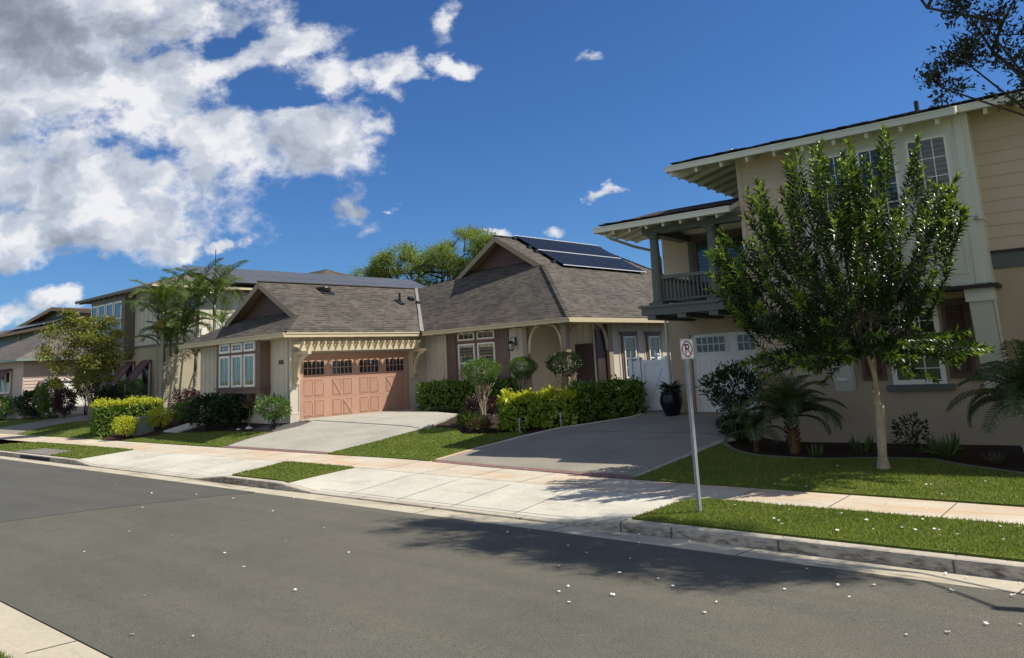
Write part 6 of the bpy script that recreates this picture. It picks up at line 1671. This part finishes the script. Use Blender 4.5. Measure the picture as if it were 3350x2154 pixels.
t = shrub(-56.6, 15.9, 'green shrub with coral flowers at the left edge', M['lf_topiary'], (1.4, .6), 1.5, 2400, .13, .06, seed=26)
flowers(t, 16, (1.3, .6, .5), (0, -.1, 1.0), M['petal_pink'])
shrub(-9.15, 18.75, 'open dark leaved bush in front of the white garage door', M['lf_dark'], (.78, .68), 1.65, 2300, .09, .052, z0=.45, seed=27, nst=18, shell=.3)
shrub(-8.95, 18.1, 'low dark bush at the foot of the open bush by the driveway', M['lf_dark'], (.4, .35), .5, 700, .08, .05, z0=.05, seed=28)
t = thing('plumeria', 'small sparse dark shrub against the tan wall right of the lawn tree', 'shrub', (-4.86, 17.6, .36))
stems(t, M['bark_dark'], -.1, (.32, .25), .62, 7, .012, 30, tips=3)
fol_ball('foliage', t, M['lf_dark'], (0, 0, .42), (.36, .28, .34), 230, .10, .05, 30, .4, .2)
def strap(x, y, label, n, L, mat='lf_palmdark', w=.035):
    t = thing('strap_plant', label, 'plant', (x, y, hgt(x, y))); A = nr.uniform(0, 2 * PI, n)
    D = np.stack([np.cos(A), np.sin(A), nr.uniform(.35, 2.4, n)], 1); leaves('foliage', M[mat], t, np.stack([.05 * np.cos(A), .05 * np.sin(A), np.full(n, .0)], 1), D, np.stack([np.cos(A), np.sin(A), np.full(n, .8)], 1), nr.uniform(.6, 1.1, n) * L, w, SH_CURL)
strap(-4.2, 17.2, 'bright green strap leaved plant in the middle of the mulch bed', 60, .52, 'lf_palm')
strap(-5.75, 17.35, 'dark strap leaved plant behind the pale trunk', 34, .42)
strap(-6.5, 16.75, 'low strap leaved plant at the edging left of the pale trunk', 26, .3)
strap(-3.3, 16.75, 'small faded strap leaved plant beside the path light', 30, .26, 'lf_brown', .025)
strap(-8.7, 17.9, 'spiky dark strap plant at the corner of the grey driveway', 30, .4)
# ================================================================ sky, sun, camera
YAW = math.radians(41.9)
SUN_AZ, SUN_EL = math.radians(39.0), math.radians(52.0)
w = bpy.data.worlds.new('World'); scene.world = w; w.use_nodes = True; t = w.node_tree; t.nodes.clear()
sky = nd(t, 'ShaderNodeTexSky'); sky.sky_type = 'NISHITA'; sky.sun_disc = False; sky.sun_elevation = SUN_EL; sky.sun_rotation = PI / 2 - SUN_AZ
sky.altitude = 0; sky.air_density = 1.0; sky.dust_density = .35; sky.ozone_density = 2.2
tc = nd(t, 'ShaderNodeTexCoord').outputs['Generated']
s = nd(t, 'ShaderNodeSeparateXYZ', {0: nd(t, 'ShaderNodeVectorRotate', {'Vector': tc, 'Angle': -YAW}, rotation_type='Z_AXIS').outputs[0]})
yy = math_(t, 'MAXIMUM', s.outputs[1], .02).outputs[0]
U = math_(t, 'DIVIDE', s.outputs[0], yy).outputs[0]; V = math_(t, 'DIVIDE', s.outputs[2], yy).outputs[0]
uv = nd(t, 'ShaderNodeCombineXYZ', {0: U, 1: math_(t, 'MULTIPLY', V, 1.25).outputs[0]}).outputs[0]
wob = nd(t, 'ShaderNodeTexNoise', {'Vector': uv, 'Scale': 12, 'Detail': 7, 'Roughness': .62})
off = nd(t, 'ShaderNodeVectorMath', {0: nd(t, 'ShaderNodeVectorMath', {0: wob.outputs['Color'], 1: (.5, .5, .5)}, operation='SUBTRACT').outputs[0], 1: (.13, .10, 0)}, operation='MULTIPLY').outputs[0]
uvw = nd(t, 'ShaderNodeVectorMath', {0: uv, 1: off}, operation='ADD').outputs[0]
sw = nd(t, 'ShaderNodeSeparateXYZ', {0: uvw})
BL = [(-.62, .50, .30, .24, 1.3), (-.44, .42, .24, .17, 1.0), (-.285, .42, .13, .085, .95), (-.255, .305, .11, .066, 1.0), (-.38, .32, .19, .085, 1.0), (-.56, .27, .27, .11, 1.05), (-.50, .205, .14, .055, 1.3), (-.68, .20, .24, .055, 1.5), (-.42, .178, .045, .02, .9),
      (-.14, .395, .045, .038, .80), (-.11, .385, .04, .02, .75), (-.055, .462, .035, .032, .62), (-.055, .402, .035, .018, .66), (.118, .402, .035, .014, .72), (-.195, .218, .035, .03, .62), (-.175, .19, .03, .02, .5), (-.132, .216, .014, .006, .6),
      (-.36, .172, .026, .013, .8), (.069, .167, .026, .012, .75), (.145, .217, .018, .012, .75), (-.565, .105, .045, .026, 1.0), (-.01, .163, .03, .012, .7), (.10, .145, .02, .008, .5), (-.165, .33, .04, .02, .5), (-.62, .09, .08, .02, .6)]
cov = None
for (cu, cv, ru, rv, k) in BL:
    a = math_(t, 'DIVIDE', math_(t, 'SUBTRACT', sw.outputs[0], cu).outputs[0], ru).outputs[0]
    b = math_(t, 'DIVIDE', math_(t, 'SUBTRACT', sw.outputs[1], cv * 1.25).outputs[0], rv * 1.25).outputs[0]
    d2 = math_(t, 'ADD', math_(t, 'MULTIPLY', a, a).outputs[0], math_(t, 'MULTIPLY', b, b).outputs[0]).outputs[0]
    f = math_(t, 'MULTIPLY', math_(t, 'SUBTRACT', 1.0, math_(t, 'SQRT', d2).outputs[0]).outputs[0], k).outputs[0]
    cov = f if cov is None else math_(t, 'SMOOTH_MAX', cov, f, .12).outputs[0]
for (hu, hv, hr) in [(-.38, .444, .022), (-.336, .452, .028), (-.283, .411, .02), (-.221, .421, .02), (-.325, .377, .045), (-.29, .380, .03), (-.556, .358, .03), (-.598, .333, .025), (-.508, .314, .02), (-.588, .297, .02), (-.439, .301, .02), (-.257, .363, .02), (-.433, .436, .022)]:
    a = math_(t, 'DIVIDE', math_(t, 'SUBTRACT', sw.outputs[0], hu).outputs[0], hr * 2.6).outputs[0]
    b = math_(t, 'DIVIDE', math_(t, 'SUBTRACT', sw.outputs[1], hv * 1.25).outputs[0], hr * 1.35).outputs[0]
    d2 = math_(t, 'ADD', math_(t, 'MULTIPLY', a, a).outputs[0], math_(t, 'MULTIPLY', b, b).outputs[0]).outputs[0]
    cov = math_(t, 'SUBTRACT', cov, math_(t, 'MULTIPLY', math_(t, 'SUBTRACT', 1.0, math_(t, 'SQRT', d2).outputs[0], clamp=True).outputs[0], .5).outputs[0]).outputs[0]
def fbm(vec, sc, det=9, ro=.62): return nd(t, 'ShaderNodeTexNoise', {'Vector': vec, 'Scale': sc, 'Detail': det, 'Roughness': ro}).outputs[0]
n1 = fbm(uv, 7.5)
dens = math_(t, 'ADD', math_(t, 'MULTIPLY', cov, .85).outputs[0], math_(t, 'MULTIPLY', math_(t, 'SUBTRACT', n1, .5).outputs[0], 2.2).outputs[0]).outputs[0]
sm = nd(t, 'ShaderNodeMapRange', {0: dens, 1: .04, 2: .50, 3: 0.0, 4: 1.0}, interpolation_type='SMOOTHSTEP').outputs[0]
front = math_(t, 'GREATER_THAN', s.outputs[1], .05).outputs[0]; above = math_(t, 'GREATER_THAN', V, -.02).outputs[0]
alpha = math_(t, 'MULTIPLY', math_(t, 'MULTIPLY', sm, front).outputs[0], above).outputs[0]
alpha = math_(t, 'MULTIPLY', alpha, .97).outputs[0]
# light on the clouds: compare the density here with the density a little towards the sun
uv2 = nd(t, 'ShaderNodeVectorMath', {0: uvw, 1: (.022, .034, 0)}, operation='ADD').outputs[0]
n2 = fbm(uv2, 8.0, 4, .5); n3 = fbm(uvw, 8.0, 4, .5)
lit = math_(t, 'MULTIPLY', math_(t, 'SUBTRACT', n3, n2).outputs[0], 2.3).outputs[0]
# thick parts and the deck at the top left are grey
ga = math_(t, 'DIVIDE', math_(t, 'SUBTRACT', sw.outputs[0], -.60).outputs[0], .20).outputs[0]; gb = math_(t, 'DIVIDE', math_(t, 'SUBTRACT', sw.outputs[1], .49 * 1.25).outputs[0], .14).outputs[0]
gd_ = math_(t, 'SUBTRACT', 1.0, math_(t, 'SQRT', math_(t, 'ADD', math_(t, 'MULTIPLY', ga, ga).outputs[0], math_(t, 'MULTIPLY', gb, gb).outputs[0]).outputs[0]).outputs[0], clamp=True).outputs[0]
gc = math_(t, 'DIVIDE', math_(t, 'SUBTRACT', sw.outputs[0], -.64).outputs[0], .16).outputs[0]; ge = math_(t, 'DIVIDE', math_(t, 'SUBTRACT', sw.outputs[1], .175 * 1.25).outputs[0], .05).outputs[0]
gf = math_(t, 'SUBTRACT', 1.0, math_(t, 'SQRT', math_(t, 'ADD', math_(t, 'MULTIPLY', gc, gc).outputs[0], math_(t, 'MULTIPLY', ge, ge).outputs[0]).outputs[0]).outputs[0], clamp=True).outputs[0]
thick = math_(t, 'SUBTRACT', dens, .6, clamp=True).outputs[0]
br = math_(t, 'ADD', .80, lit).outputs[0]
br = math_(t, 'SUBTRACT', br, math_(t, 'MULTIPLY', thick, .05).outputs[0]).outputs[0]
br = math_(t, 'SUBTRACT', br, math_(t, 'MULTIPLY', gd_, .62).outputs[0]).outputs[0]
br = math_(t, 'SUBTRACT', br, math_(t, 'MULTIPLY', gf, .42).outputs[0]).outputs[0]
ccol = ramp(t, br, [(.0, (.20, .235, .285)), (.4, (.34, .38, .45)), (.7, (.56, .61, .70)), (.97, (.88, .88, .90))])
skc = mixc(t, 1.0, sky.outputs[0], (.29, .51, .80, 1), 'MULTIPLY')
bg1 = nd(t, 'ShaderNodeBackground', {0: skc, 1: .105})
bg2 = nd(t, 'ShaderNodeBackground', {0: ccol, 1: .80})
# unseen broken cloud over the rest of the sky, added as neutral fill light
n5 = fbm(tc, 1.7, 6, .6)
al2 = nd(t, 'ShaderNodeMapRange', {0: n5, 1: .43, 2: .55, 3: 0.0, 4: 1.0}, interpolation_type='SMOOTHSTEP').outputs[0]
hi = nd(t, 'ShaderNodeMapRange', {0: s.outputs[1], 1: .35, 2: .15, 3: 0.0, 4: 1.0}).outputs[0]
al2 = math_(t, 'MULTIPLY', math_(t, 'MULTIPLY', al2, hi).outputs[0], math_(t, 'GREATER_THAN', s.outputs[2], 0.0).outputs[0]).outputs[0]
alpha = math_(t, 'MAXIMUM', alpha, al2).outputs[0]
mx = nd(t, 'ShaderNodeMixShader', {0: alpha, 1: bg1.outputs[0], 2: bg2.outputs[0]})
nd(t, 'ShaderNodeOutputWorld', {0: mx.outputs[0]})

sl_ = bpy.data.lights.new('sun', 'SUN'); sl_.energy = 5.0; sl_.angle = math.radians(.5); sl_.color = (1.0, .94, .83)
so_ = bpy.data.objects.new('sun', sl_); col.objects.link(so_)
sd_ = Vector((math.cos(SUN_EL) * math.cos(SUN_AZ), math.cos(SUN_EL) * math.sin(SUN_AZ), math.sin(SUN_EL)))
so_.rotation_euler = sd_.to_track_quat('Z', 'Y').to_euler(); so_.location = (20, 10, 30)

Fp, CX, CY, ROLL, PITCH = 2560., 1630., 768., math.radians(-2.78), math.radians(9.55)
cp, sp, cr, sr = math.cos(PITCH), math.sin(PITCH), math.cos(ROLL), math.sin(ROLL)
r0_ = Vector((1, 0, 0)); f0_ = Vector((0, cp, sp)); u0_ = Vector((0, -sp, cp))
R_ = cr * r0_ + sr * u0_; Up_ = -sr * r0_ + cr * u0_
Rz = Matrix.Rotation(YAW, 3, 'Z')
R_, Up_, Fw_ = Rz @ R_, Rz @ Up_, Rz @ f0_
cam = bpy.data.cameras.new('camera'); co = bpy.data.objects.new('camera', cam); col.objects.link(co)
co.matrix_world = Matrix(((R_.x, Up_.x, -Fw_.x, 0), (R_.y, Up_.y, -Fw_.y, 0), (R_.z, Up_.z, -Fw_.z, 2.5), (0, 0, 0, 1)))
cam.sensor_fit = 'HORIZONTAL'; cam.sensor_width = 36; cam.lens = 36 * Fp / 3350
cam.shift_x = (1675 - CX) / 3350; cam.shift_y = (CY - 1077) / 3350
cam.clip_start = .05; cam.clip_end = 3000
scene.camera = co
vs_ = scene.view_settings; vs_.view_transform = 'Standard'; vs_.look = 'None'; vs_.exposure = 0.35; vs_.gamma = 1
scene.display_settings.display_device = 'sRGB'
scene.cycles.max_bounces = 6; scene.cycles.transparent_max_bounces = 8; scene.cycles.use_denoising = True
scene.render.film_transparent = False
